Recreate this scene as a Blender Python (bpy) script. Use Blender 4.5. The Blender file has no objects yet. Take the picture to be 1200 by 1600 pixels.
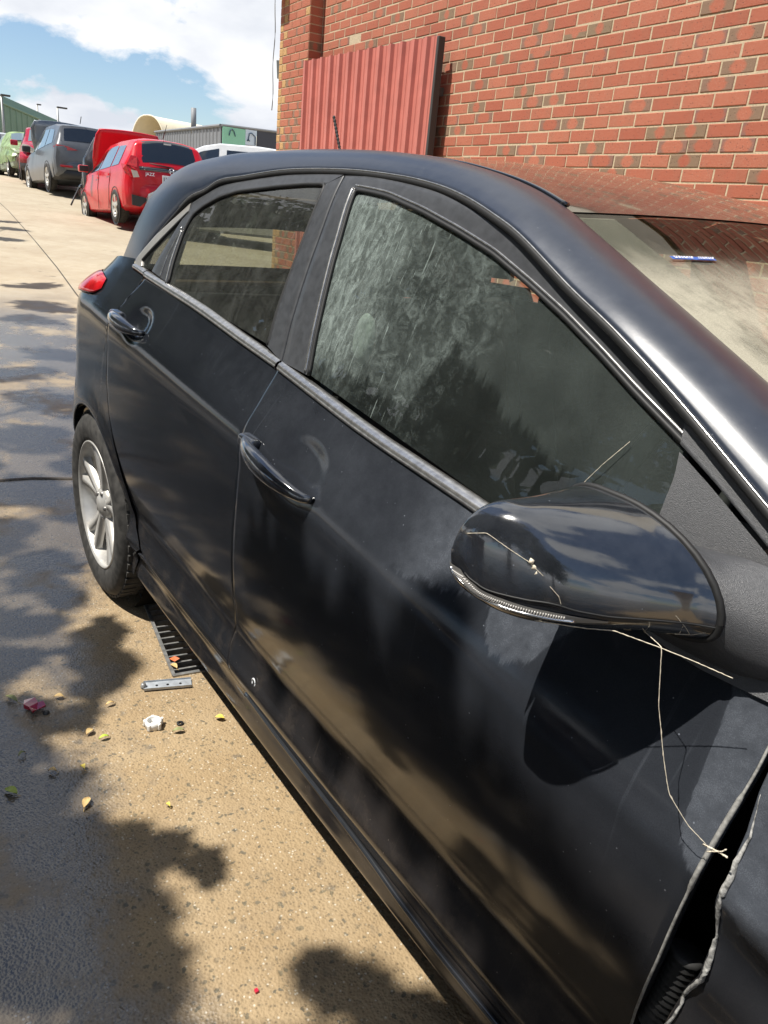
import bpy, bmesh, math, random
import numpy as np
from mathutils import Vector, Matrix, Euler
random.seed(7)
rng = np.random.default_rng(11)
S = bpy.context.scene
COL = S.collection

# ------------------------------------------------------------------ camera, sky, sun, exposure
CAM_POS = (-0.15, -1.478, 1.312)
YAW, PITCH, ROLL, FPX = math.radians(143.96), math.radians(-21.11), math.radians(-5.7), 1202.0
def cam_matrix():
    f = Vector((math.cos(YAW)*math.cos(PITCH), math.sin(YAW)*math.cos(PITCH), math.sin(PITCH)))
    r = Vector((math.sin(YAW), -math.cos(YAW), 0.0)); d = f.cross(r)
    c, s = math.cos(ROLL), math.sin(ROLL)
    r2 = c*r + s*d; d2 = -s*r + c*d
    m = Matrix((r2, -d2, -f)).transposed().to_4x4()
    m.translation = Vector(CAM_POS)
    return m
cd = bpy.data.cameras.new("camera"); cam = bpy.data.objects.new("camera", cd); COL.objects.link(cam)
cam.matrix_world = cam_matrix()
cd.sensor_fit = 'VERTICAL'; cd.sensor_height = 36.0; cd.lens = FPX/1600.0*36.0
cd.clip_start = 0.02; cd.clip_end = 2000
S.camera = cam
S.view_settings.view_transform = 'Standard'; S.view_settings.look = 'None'
S.view_settings.exposure = 0.78; S.view_settings.gamma = 1.0
try: S.view_settings.use_curve_mapping = False
except Exception: pass
S.cycles.transparent_max_bounces = 16; S.cycles.max_bounces = 10
S.cycles.caustics_reflective = False; S.cycles.caustics_refractive = False
S.cycles.use_denoising = True

SUN_TO = Vector((-0.155, -0.475, 1.0)).normalized()          # towards the sun
sd = bpy.data.lights.new("sun", 'SUN'); sd.energy = 4.2; sd.angle = math.radians(0.53); sd.color = (1.0, 0.955, 0.88)
sun = bpy.data.objects.new("sun", sd); COL.objects.link(sun)
sun.rotation_euler = SUN_TO.to_track_quat('Z', 'Y').to_euler()

def N(nt, t, **kw):
    n = nt.nodes.new(t)
    for k, v in kw.items(): setattr(n, k, v)
    return n
def L(nt, a, b): nt.links.new(a, b)

W = bpy.data.worlds.new("World"); S.world = W; W.use_nodes = True
nt = W.node_tree; nt.nodes.clear()
sky = N(nt, 'ShaderNodeTexSky', sky_type='NISHITA', sun_disc=False)
sky.sun_elevation = math.asin(SUN_TO.z); sky.sun_rotation = math.atan2(SUN_TO.x, SUN_TO.y)
sky.air_density = 1.0; sky.dust_density = 0.25; sky.ozone_density = 3.0; sky.altitude = 50
tc = N(nt, 'ShaderNodeTexCoord'); sep = N(nt, 'ShaderNodeSeparateXYZ'); L(nt, tc.outputs['Generated'], sep.inputs[0])
zc = N(nt, 'ShaderNodeMath', operation='MAXIMUM'); L(nt, sep.outputs[2], zc.inputs[0]); zc.inputs[1].default_value = 0.0
za = N(nt, 'ShaderNodeMath', operation='ADD'); L(nt, zc.outputs[0], za.inputs[0]); za.inputs[1].default_value = 0.30
dx = N(nt, 'ShaderNodeMath', operation='DIVIDE'); L(nt, sep.outputs[0], dx.inputs[0]); L(nt, za.outputs[0], dx.inputs[1])
dy = N(nt, 'ShaderNodeMath', operation='DIVIDE'); L(nt, sep.outputs[1], dy.inputs[0]); L(nt, za.outputs[0], dy.inputs[1])
cb = N(nt, 'ShaderNodeCombineXYZ'); L(nt, dx.outputs[0], cb.inputs[0]); L(nt, dy.outputs[0], cb.inputs[1])
CLOUD_OFF = (3.1, 1.75, 0.0)
off = N(nt, 'ShaderNodeVectorMath', operation='ADD'); L(nt, cb.outputs[0], off.inputs[0]); off.inputs[1].default_value = CLOUD_OFF
n1 = N(nt, 'ShaderNodeTexNoise'); n1.inputs['Scale'].default_value = 1.15; n1.inputs['Detail'].default_value = 9; n1.inputs['Roughness'].default_value = 0.56; n1.inputs['Distortion'].default_value = 0.25
L(nt, off.outputs[0], n1.inputs['Vector'])
cr = N(nt, 'ShaderNodeValToRGB'); cr.color_ramp.elements[0].position = 0.492; cr.color_ramp.elements[1].position = 0.53; 
hb = N(nt, 'ShaderNodeMapRange'); hb.inputs[1].default_value = 0.02; hb.inputs[2].default_value = 0.17; hb.inputs[3].default_value = 0.055; hb.inputs[4].default_value = 0.0; L(nt, zc.outputs[0], hb.inputs[0])
na = N(nt, 'ShaderNodeMath', operation='ADD'); L(nt, n1.outputs[0], na.inputs[0]); L(nt, hb.outputs[0], na.inputs[1]); L(nt, na.outputs[0], cr.inputs[0])
n2 = N(nt, 'ShaderNodeTexNoise'); n2.inputs['Scale'].default_value = 2.6; n2.inputs['Detail'].default_value = 7
L(nt, off.outputs[0], n2.inputs['Vector'])
cr2 = N(nt, 'ShaderNodeValToRGB'); e = cr2.color_ramp.elements
e[0].position = 0.35; e[0].color = (5.6, 5.9, 6.5, 1); e[1].position = 0.58; e[1].color = (7.9, 8.0, 8.2, 1); L(nt, n2.outputs[0], cr2.inputs[0])
mx = N(nt, 'ShaderNodeMix', data_type='RGBA'); L(nt, cr.outputs[0], mx.inputs[0]); L(nt, sky.outputs[0], mx.inputs[6]); L(nt, cr2.outputs[0], mx.inputs[7])
bg = N(nt, 'ShaderNodeBackground'); bg.inputs[1].default_value = 0.078; L(nt, mx.outputs[2], bg.inputs[0])
wo = N(nt, 'ShaderNodeOutputWorld'); L(nt, bg.outputs[0], wo.inputs[0])

# ------------------------------------------------------------------ helpers
def thing(name, label, cat, loc=(0, 0, 0), rz=0.0, group=None):
    o = bpy.data.objects.new(name, None); COL.objects.link(o)
    o.location = loc; o.rotation_euler = (0, 0, rz); o.empty_display_size = 0.2
    o['label'] = label; o['category'] = cat
    if group: o['group'] = group
    return o
def tag(o, label, cat, group=None):
    o['label'] = label; o['category'] = cat
    if group: o['group'] = group
    return o
def mk(name, v, f, mat, parent=None, smooth=True, uv=None):
    me = bpy.data.meshes.new(name)
    me.from_pydata([tuple(map(float, p)) for p in v], [], [tuple(map(int, q)) for q in f])
    if smooth: me.polygons.foreach_set('use_smooth', [True]*len(me.polygons))
    if uv is not None:
        l = me.uv_layers.new(name='UVMap'); l.data.foreach_set('uv', np.asarray(uv, dtype=np.float32).ravel())
    if mat: me.materials.append(mat)
    me.update()
    o = bpy.data.objects.new(name, me); COL.objects.link(o)
    if parent: o.parent = parent
    return o
class MB:
    def __init__(s): s.v = []; s.f = []
    def add(s, v, f):
        b = len(s.v); s.v += [tuple(p) for p in v]; s.f += [tuple(i+b for i in q) for q in f]; return s
    def box(s, c, d, R=None):
        x, y, z = [k/2 for k in d]
        P = [Vector((a*x, b*y, cc*z)) for a in (-1, 1) for b in (-1, 1) for cc in (-1, 1)]
        if R is not None: P = [R @ p for p in P]
        return s.add([p+Vector(c) for p in P], [(0,1,3,2),(4,6,7,5),(0,4,5,1),(2,3,7,6),(0,2,6,4),(1,5,7,3)])
    def grid(s, P, flip=False, closed=False):
        nu = len(P); nv = len(P[0]); b = len(s.v)
        for r in P: s.v += [tuple(p) for p in r]
        for i in range(nu-1):
            for j in range(nv if closed else nv-1):
                k = (j+1) % nv
                q = (b+i*nv+j, b+i*nv+k, b+(i+1)*nv+k, b+(i+1)*nv+j)
                s.f.append(q[::-1] if flip else q)
        return s
    def tube(s, pts, r, n=8, cap=True, flat=None):
        pts = [Vector(p) for p in pts]; rs = r if isinstance(r, (list, tuple)) else [r]*len(pts)
        rings = []; up = Vector((0, 0, 1))
        for i, p in enumerate(pts):
            t = (pts[min(i+1, len(pts)-1)] - pts[max(i-1, 0)]).normalized()
            a = t.cross(up)
            if a.length < 1e-3: a = t.cross(Vector((1, 0, 0)))
            a.normalize(); b2 = t.cross(a).normalized()
            rings.append([p + a*math.cos(k*2*math.pi/n)*rs[i] + b2*math.sin(k*2*math.pi/n)*rs[i]*(flat or 1) for k in range(n)])
        b = len(s.v); s.grid(rings, closed=True)
        if cap:
            s.f.append(tuple(b+k for k in range(n))[::-1]); s.f.append(tuple(b+(len(pts)-1)*n+k for k in range(n)))
        return s
    def lathe(s, prof, c, axis='y', n=40):
        rings = []
        for (r, h) in prof:
            ring = []
            for k in range(n):
                a = 2*math.pi*k/n; x, z = r*math.cos(a), r*math.sin(a)
                ring.append(Vector(c)+(Vector((x, h, z)) if axis == 'y' else Vector((x, z, h))))
            rings.append(ring)
        return s.grid(rings, closed=True)
    def build(s, name, mat, parent=None, smooth=True): return mk(name, s.v, s.f, mat, parent, smooth)
def bevel(o, w=0.004, seg=2):
    m = o.modifiers.new('bevel', 'BEVEL'); m.width = w; m.segments = seg; m.limit_method = 'ANGLE'; m.angle_limit = math.radians(40)
    return o
def dupe(root, loc=None, rz=None):
    c = root.copy(); COL.objects.link(c)
    if loc is not None: c.location = loc
    if rz is not None: c.rotation_euler = (0, 0, rz)
    for ch in list(root.children):
        d = ch.copy(); COL.objects.link(d); d.parent = c
        for g in list(ch.children):
            e2 = g.copy(); COL.objects.link(e2); e2.parent = d
    return c

# ------------------------------------------------------------------ materials
def mat(name, base=(0.5, 0.5, 0.5), rough=0.5, metal=0.0, spec=0.5, coat=0.0, noise=0.0, nscale=40, emit=None, bump=0.0, bscale=200):
    m = bpy.data.materials.new(name); m.use_nodes = True; t = m.node_tree; p = t.nodes['Principled BSDF']
    p.inputs['Base Color'].default_value = (*base, 1); p.inputs['Roughness'].default_value = rough; p.inputs['Metallic'].default_value = metal
    p.inputs['Specular IOR Level'].default_value = spec; p.inputs['Coat Weight'].default_value = coat; p.inputs['Coat Roughness'].default_value = 0.03
    g = N(t, 'ShaderNodeNewGeometry')
    if noise:
        n = N(t, 'ShaderNodeTexNoise'); n.inputs['Scale'].default_value = nscale; n.inputs['Detail'].default_value = 6; L(t, g.outputs['Position'], n.inputs['Vector'])
        mr = N(t, 'ShaderNodeMapRange'); mr.inputs[1].default_value = 0.3; mr.inputs[2].default_value = 0.7; mr.inputs[3].default_value = 1-noise; mr.inputs[4].default_value = 1+noise; L(t, n.outputs[0], mr.inputs[0])
        v = N(t, 'ShaderNodeVectorMath', operation='SCALE'); v.inputs[0].default_value = base; L(t, mr.outputs[0], v.inputs['Scale']); L(t, v.outputs[0], p.inputs['Base Color'])
    if bump:
        n = N(t, 'ShaderNodeTexNoise'); n.inputs['Scale'].default_value = bscale; n.inputs['Detail'].default_value = 3; L(t, g.outputs['Position'], n.inputs['Vector'])
        b = N(t, 'ShaderNodeBump'); b.inputs['Strength'].default_value = bump; b.inputs['Distance'].default_value = 0.002; L(t, n.outputs[0], b.inputs['Height']); L(t, b.outputs[0], p.inputs['Normal'])
    if emit: p.inputs['Emission Color'].default_value = (*emit, 1); p.inputs['Emission Strength'].default_value = 1
    return m
def fcurve(t, val, pts, lo, hi):
    """value -> piecewise curve of points (x, y); y is returned in its own units"""
    ys = [q[1] for q in pts]; y0, y1 = min(ys), max(ys)
    a = N(t, 'ShaderNodeMapRange'); a.inputs[1].default_value = lo; a.inputs[2].default_value = hi; L(t, val, a.inputs[0])
    c = N(t, 'ShaderNodeFloatCurve'); cm = c.mapping.curves[0]
    P = sorted(((q[0]-lo)/(hi-lo), (q[1]-y0)/max(1e-6, y1-y0)) for q in pts)
    cm.points[0].location = P[0]; cm.points[1].location = P[-1]
    for q in P[1:-1]: cm.points.new(*q)
    for q in cm.points: q.handle_type = 'VECTOR'
    c.mapping.update(); L(t, a.outputs[0], c.inputs['Value'])
    b = N(t, 'ShaderNodeMapRange'); b.inputs[3].default_value = y0; b.inputs[4].default_value = y1; L(t, c.outputs[0], b.inputs[0])
    return b.outputs[0]
def math_(t, op, a, b=None, c=None):
    n = N(t, 'ShaderNodeMath', operation=op)
    for i, x in enumerate((a, b, c)):
        if x is None: continue
        if isinstance(x, (int, float)): n.inputs[i].default_value = x
        else: L(t, x, n.inputs[i])
    return n.outputs[0]
def mapr(t, v, a, b, c=0.0, d=1.0, smooth=False):
    n = N(t, 'ShaderNodeMapRange'); n.interpolation_type = 'SMOOTHSTEP' if smooth else 'LINEAR'
    for i, x in ((1, a), (2, b), (3, c), (4, d)): n.inputs[i].default_value = x
    L(t, v, n.inputs[0]); return n.outputs[0]
def noise(t, vec, scale, detail=5, rough=0.55, sc=None, dist=0.0):
    n = N(t, 'ShaderNodeTexNoise'); n.inputs['Scale'].default_value = scale; n.inputs['Detail'].default_value = detail
    n.inputs['Roughness'].default_value = rough; n.inputs['Distortion'].default_value = dist
    if sc:
        m = N(t, 'ShaderNodeMapping'); m.inputs['Scale'].default_value = sc; L(t, vec, m.inputs[0]); vec = m.outputs[0]
    L(t, vec, n.inputs['Vector']); return n.outputs[0]
def mixc(t, f, a, b):
    n = N(t, 'ShaderNodeMix', data_type='RGBA')
    for i, x in ((0, f), (6, a), (7, b)):
        if isinstance(x, (int, float)): n.inputs[i].default_value = x
        elif isinstance(x, tuple): n.inputs[i].default_value = (*x, 1)
        else: L(t, x, n.inputs[i])
    return n.outputs[2]
def new(name):
    m = bpy.data.materials.new(name); m.use_nodes = True; return m, m.node_tree, m.node_tree.nodes['Principled BSDF']

def paint_black(name='black_car_paint', film=0.052, dusty=True, rough=0.10, coat=0.08, spec=0.32, base=(0.006, 0.007, 0.0095)):
    """old black paint: clear coat, thin dust film, a heavier dust coat with a ragged washed edge, muddy specks low down"""
    m, t, p = new(name)
    tc = N(t, 'ShaderNodeTexCoord'); O = tc.outputs['Object']
    s = N(t, 'ShaderNodeSeparateXYZ'); L(t, O, s.inputs[0]); X, Y, Z = s.outputs
    big = noise(t, O, 5.0, 6, 0.6); fine = noise(t, O, 900, 2, 0.7); mid = noise(t, O, 45, 6, 0.65)
    dustc = (0.19, 0.21, 0.245)
    filmv = math_(t, 'MULTIPLY', mapr(t, big, 0.3, 0.7, 0.6, 1.5), film)
    if dusty:
        filmv = math_(t, 'MULTIPLY', filmv, mapr(t, X, -1.75, -0.95, 0.35, 1.30, True))
        streak = noise(t, O, 1.0, 6, 0.75, sc=(42, 1, 5))
        lim = fcurve(t, X, [(-2.6, 1.03), (-2.2, 1.0), (-1.9, 0.955), (-1.6, 0.91), (-1.36, 0.865), (-1.24, 0.86), (-1.14, 0.842), (-1.05, 0.832), (-0.93, 0.83), (-0.86, 0.84), (-0.79, 0.86), (-0.755, 0.80), (-0.70, 0.815), (-0.66, 0.88), (-0.6, 0.93), (-0.475, 0.90), (-0.455, 0.76), (-0.435, 0.74), (-0.40, 0.735), (-0.2, 0.62), (0.2, 0.5)], -2.6, 0.2)
        amp = mapr(t, noise(t, O, 7, 3), 0.35, 0.65, 0.25, 1.2)
        d0 = math_(t, 'SUBTRACT', Z, lim)
        dz = math_(t, 'ADD', d0, math_(t, 'MULTIPLY', math_(t, 'MULTIPLY', math_(t, 'SUBTRACT', streak, 0.5), amp), 0.075))
        dz = math_(t, 'ADD', dz, math_(t, 'MULTIPLY', math_(t, 'SUBTRACT', mid, 0.5), 0.020))
        crisp = math_(t, 'MULTIPLY', mapr(t, dz, -0.003, 0.007, 0, 1, True), mapr(t, X, -1.02, -0.88, 0.0, 1.0, True))
        soft = mapr(t, d0, -0.05, 0.07, 0, 1, True)
        soft = math_(t, 'MULTIPLY', soft, mapr(t, noise(t, O, 11, 6, 0.65), 0.3, 0.65, 0.25, 1.0))
        msk = math_(t, 'ADD', math_(t, 'MULTIPLY', crisp, 0.78), math_(t, 'MULTIPLY', soft, 0.26))
        fade = mapr(t, X, -2.4, -1.2, 0.35, 1.0)
        msk = math_(t, 'MULTIPLY', msk, fade)
        tex = mapr(t, mid, 0.3, 0.75, 0.12, 0.30)
        heavy = math_(t, 'MULTIPLY', msk, tex)
        run = mapr(t, noise(t, O, 1.0, 4, 0.6, sc=(90, 1, 2.2)), 0.62, 0.75, 0, 0.10)
        heavy = math_(t, 'ADD', heavy, math_(t, 'MULTIPLY', run, mapr(t, big, 0.45, 0.6, 0, 1)))
        amt = math_(t, 'ADD', filmv, heavy)
    else:
        tex = mapr(t, mid, 0.35, 0.8, 0.0, film*1.6); amt = math_(t, 'ADD', filmv, tex)
    vor = N(t, 'ShaderNodeTexVoronoi'); vor.inputs['Scale'].default_value = 130; L(t, O, vor.inputs['Vector'])
    sc_ = N(t, 'ShaderNodeSeparateColor'); L(t, vor.outputs['Color'], sc_.inputs[0])
    speck = math_(t, 'MULTIPLY', mapr(t, vor.outputs['Distance'], 0.0, 0.16, 1, 0), mapr(t, sc_.outputs[0], 0.955, 0.965, 0, 1))
    amt = math_(t, 'ADD', amt, math_(t, 'MULTIPLY', speck, 0.8))
    amt = math_(t, 'MULTIPLY', amt, mapr(t, fine, 0.25, 0.75, 0.7, 1.3)); amt = math_(t, 'MINIMUM', amt, 1.0)
    # mud low on the doors
    low = math_(t, 'MULTIPLY', mapr(t, Z, 0.62, 0.30, 0, 1), mapr(t, noise(t, O, 14, 6, 0.7), 0.5, 0.72, 0, 0.16))
    dcol = mixc(t, mapr(t, Z, 0.75, 0.45), dustc, (0.22, 0.17, 0.125))
    amt2 = math_(t, 'MINIMUM', math_(t, 'ADD', amt, math_(t, 'MULTIPLY', low, mapr(t, fine, 0.3, 0.7, 0.2, 1.4))), 1.0)
    L(t, mixc(t, amt2, base, dcol), p.inputs['Base Color'])
    L(t, math_(t, 'ADD', math_(t, 'MULTIPLY', amt2, 0.6), rough), p.inputs['Roughness'])
    p.inputs['Specular IOR Level'].default_value = spec
    L(t, mapr(t, amt2, 0.10, 0.4, coat, 0.0), p.inputs['Coat Weight']); p.inputs['Coat Roughness'].default_value = 0.05
    b = N(t, 'ShaderNodeBump'); b.inputs['Strength'].default_value = 0.25; b.inputs['Distance'].default_value = 0.0006
    L(t, mid, b.inputs['Height']); L(t, b.outputs[0], p.inputs['Normal'])
    return m
M = {}
M['paint'] = paint_black()
M['rail'] = paint_black('dusty_sky_tinted_rail_paint', film=0.034, dusty=False, rough=0.30, coat=0.05, spec=.65, base=(0.009, 0.015, 0.030))  # blue base colour carries the sky sheen on the rail
M['roof'] = paint_black('roof_paint', film=0.018, dusty=False, rough=0.05, coat=1.0, spec=1.0)
M['gloss'] = paint_black('mirror_cap_paint', film=0.045, dusty=False, rough=0.07, coat=1.0, spec=1.0)
M['trim'] = mat('faded_black_trim', (0.040, 0.042, 0.046), 0.42, noise=0.25, nscale=60, spec=0.6)
M['grain'] = mat('grained_black_plastic', (0.055, 0.056, 0.06), 0.40, noise=0.15, nscale=300, bump=0.55, bscale=1300, spec=0.8)
M['rubber'] = mat('black_rubber', (0.012, 0.012, 0.012), 0.6)
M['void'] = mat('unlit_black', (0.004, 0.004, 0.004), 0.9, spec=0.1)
M['satin'] = mat('satin_belt_moulding', (0.46, 0.45, 0.43), 0.26, metal=0.9, noise=0.25, nscale=90)
M['qtrim'] = mat('quarter_window_trim', (0.26, 0.25, 0.23), 0.4, metal=0.3, noise=0.1)  # pale grey holds the sky's reflection on black gloss trim
M['chrome'] = mat('chrome', (0.75, 0.75, 0.76), 0.12, metal=1.0)
M['tyre'] = mat('tyre_rubber', (0.035, 0.033, 0.030), 0.75, noise=0.7, nscale=35, bump=0.3, bscale=120)
M['alloy'] = mat('silver_alloy', (0.60, 0.58, 0.54), 0.36, metal=0.55, noise=0.12, nscale=30)
M['disc'] = mat('brake_steel', (0.25, 0.24, 0.23), 0.4, metal=0.8)
M['redlens'] = mat('red_lens', (0.40, 0.008, 0.012), 0.12, spec=0.5, coat=.4, noise=.3, nscale=30)
M['clearlens'] = mat('clear_lens', (0.55, 0.53, 0.50), 0.15, spec=0.8, coat=1)
M['lens'] = mat('indicator_lens', (0.34, 0.33, 0.31), 0.18, metal=0.35, coat=1)
M['seat'] = mat('dark_seat_cloth', (0.03, 0.03, 0.032), 0.9, noise=0.2, nscale=200)
M['palecloth'] = mat('pale_cloth', (0.34, 0.36, 0.33), 0.9, noise=0.1)
M['dash'] = mat('dashboard_plastic', (0.035, 0.035, 0.035), 0.6)
M['primer'] = mat('scraped_grey_edge', (0.27, 0.265, 0.25), 0.7, noise=0.75, nscale=160, bump=0.6, bscale=300)

def glass(name, tint, dust=(0.30, 0.32, 0.31), kind='clear', rough=0.0, dens=0.0):
    m, t, p = new(name); t.nodes.remove(p); out = t.nodes['Material Output']
    tr = N(t, 'ShaderNodeBsdfTransparent'); tr.inputs[0].default_value = (*tint, 1)
    gl = N(t, 'ShaderNodeBsdfGlossy'); gl.inputs['Roughness'].default_value = rough
    fr = N(t, 'ShaderNodeFresnel'); gq = N(t, 'ShaderNodeNewGeometry'); L(t, mapr(t, gq.outputs['Backfacing'], 0, 1, 1.52, 1/1.52), fr.inputs[0])   # a thin pane reflects the same from both sides
    mxs = N(t, 'ShaderNodeMixShader'); L(t, fr.outputs[0], mxs.inputs[0]); L(t, tr.outputs[0], mxs.inputs[1]); L(t, gl.outputs[0], mxs.inputs[2])
    df = N(t, 'ShaderNodeBsdfDiffuse'); df.inputs[0].default_value = (*dust, 1)
    m2 = N(t, 'ShaderNodeMixShader')
    tc = N(t, 'ShaderNodeTexCoord'); O = tc.outputs['Object']; s = N(t, 'ShaderNodeSeparateXYZ'); L(t, O, s.inputs[0]); X, Y, Z = s.outputs
    fine = noise(t, O, 700, 2, 0.7)
    if kind == 'front':
        # wiped circle with swirls, dust boundary with runs below it
        cx, cz = -1.17, 1.20
        ax = math_(t, 'SUBTRACT', X, cx); az = math_(t, 'SUBTRACT', Z, cz)
        r = math_(t, 'SQRT', math_(t, 'ADD', math_(t, 'MULTIPLY', ax, ax), math_(t, 'MULTIPLY', az, az)))
        wob = noise(t, O, 9, 6, 0.6, dist=1.5)
        rr = math_(t, 'ADD', r, math_(t, 'MULTIPLY', math_(t, 'SUBTRACT', wob, 0.5), 0.09))
        ring = math_(t, 'PINGPONG', math_(t, 'MULTIPLY', rr, 26.0), 1.0)
        smear = noise(t, O, 38, 10, 0.82, dist=0.9)
        sm2 = noise(t, O, 1, 8, 0.7, sc=(60, 20, 24), dist=1.2)
        swirl = math_(t, 'MULTIPLY', mapr(t, rr, 0.25, 0.12, 0, 1, True), math_(t, 'MULTIPLY', mapr(t, smear, 0.45, 0.75, 0, 1), mapr(t, ring, 0, 1, 0.5, 1.0)))
        left = math_(t, 'MULTIPLY', mapr(t, X, -1.22, -1.38, 0, 1, True), mapr(t, sm2, 0.38, 0.62, 0.15, 1.0))
        band = math_(t, 'MULTIPLY', mapr(t, rr, 0.14, 0.20, 0, 1, True), mapr(t, smear, 0.50, 0.66, 0, 1))
        band = math_(t, 'MULTIPLY', band, mapr(t, X, -0.98, -1.08, 0.0, 1, True))
        streak = noise(t, O, 1.0, 6, 0.75, sc=(34, 1, 3.5)); st2 = noise(t, O, 1, 3, 0.6, sc=(260, 1, 16))
        lim = fcurve(t, X, [(-1.5, 1.05), (-1.40, 1.045), (-1.33, 1.035), (-1.24, 1.045), (-1.17, 1.03), (-1.115, 0.985), (-1.10, 1.05), (-1.05, 1.13), (-0.98, 1.10), (-0.9, 1.06), (-0.8, 1.03), (-0.7, 1.01), (-0.5, 1.0)], -1.5, -0.5)
        dz = math_(t, 'ADD', math_(t, 'SUBTRACT', Z, lim), math_(t, 'ADD', math_(t, 'MULTIPLY', math_(t, 'SUBTRACT', streak, 0.5), 0.11), math_(t, 'MULTIPLY', math_(t, 'SUBTRACT', st2, 0.5), 0.012)))
        film = mapr(t, dz, -0.004, 0.022, 0.38, 1.0, True)
        runs = math_(t, 'MULTIPLY', mapr(t, st2, 0.64, 0.68, 0, 0.4), mapr(t, X, -1.12, -1.16, 0, 1))
        tot = math_(t, 'ADD', math_(t, 'MULTIPLY', swirl, 0.52), math_(t, 'ADD', math_(t, 'MULTIPLY', left, 0.48), math_(t, 'MULTIPLY', band, 0.34)))
        tot = math_(t, 'MULTIPLY', film, math_(t, 'ADD', tot, mapr(t, noise(t, O, 12, 6), 0.3, 0.7, 0.09, 0.16)))
        tot = math_(t, 'ADD', tot, runs)
    elif kind == 'rear':
        sm = noise(t, O, 16, 8, 0.7, dist=1.0); sm2 = noise(t, O, 1, 6, 0.7, sc=(60, 1, 8))
        tot = math_(t, 'ADD', mapr(t, sm, 0.4, 0.75, 0.06, 0.17), mapr(t, sm2, 0.50, 0.8, 0.0, 0.10))
    elif kind == 'screen':
        streak = noise(t, O, 1, 6, 0.75, sc=(10, 40, 14)); big = noise(t, O, 4, 5, 0.6)
        v = math_(t, 'ADD', math_(t, 'MULTIPLY', streak, 0.35), big)
        tot = math_(t, 'MULTIPLY', mapr(t, v, 0.54, 0.70, 0.20, 0.64), mapr(t, math_(t, 'ADD', Z, math_(t, 'MULTIPLY', streak, 0.05)), 1.335, 1.27, 0, 1, True))
    else:
        tot = mapr(t, noise(t, O, 20, 6), 0.4, 0.7, dens, dens*2.5)
    tot = math_(t, 'MINIMUM', math_(t, 'MULTIPLY', tot, mapr(t, fine, 0.25, 0.75, 0.65, 1.35)), 0.95)
    L(t, tot, m2.inputs[0]); L(t, mxs.outputs[0], m2.inputs[1]); L(t, df.outputs[0], m2.inputs[2]); L(t, m2.outputs[0], out.inputs[0])
    return m
M['gfront'] = glass('front_window_glass', (0.72, 0.80, 0.75), (0.25, 0.295, 0.275), 'front')
M['grear'] = glass('rear_window_glass', (0.46, 0.49, 0.43), (0.24, 0.25, 0.23), 'rear')
M['gdark'] = glass('dark_glass', (0.25, 0.26, 0.26), dens=0.04)
M['gclear'] = glass('clear_glass', (0.72, 0.78, 0.74), dens=0.03)
M['gscreen'] = glass('windscreen_glass', (0.60, 0.66, 0.60), (0.46, 0.43, 0.34), 'screen')
M['frit'] = mat('black_glass_border', (0.008, 0.008, 0.009), 0.04, spec=0.5, coat=1.0)

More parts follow.
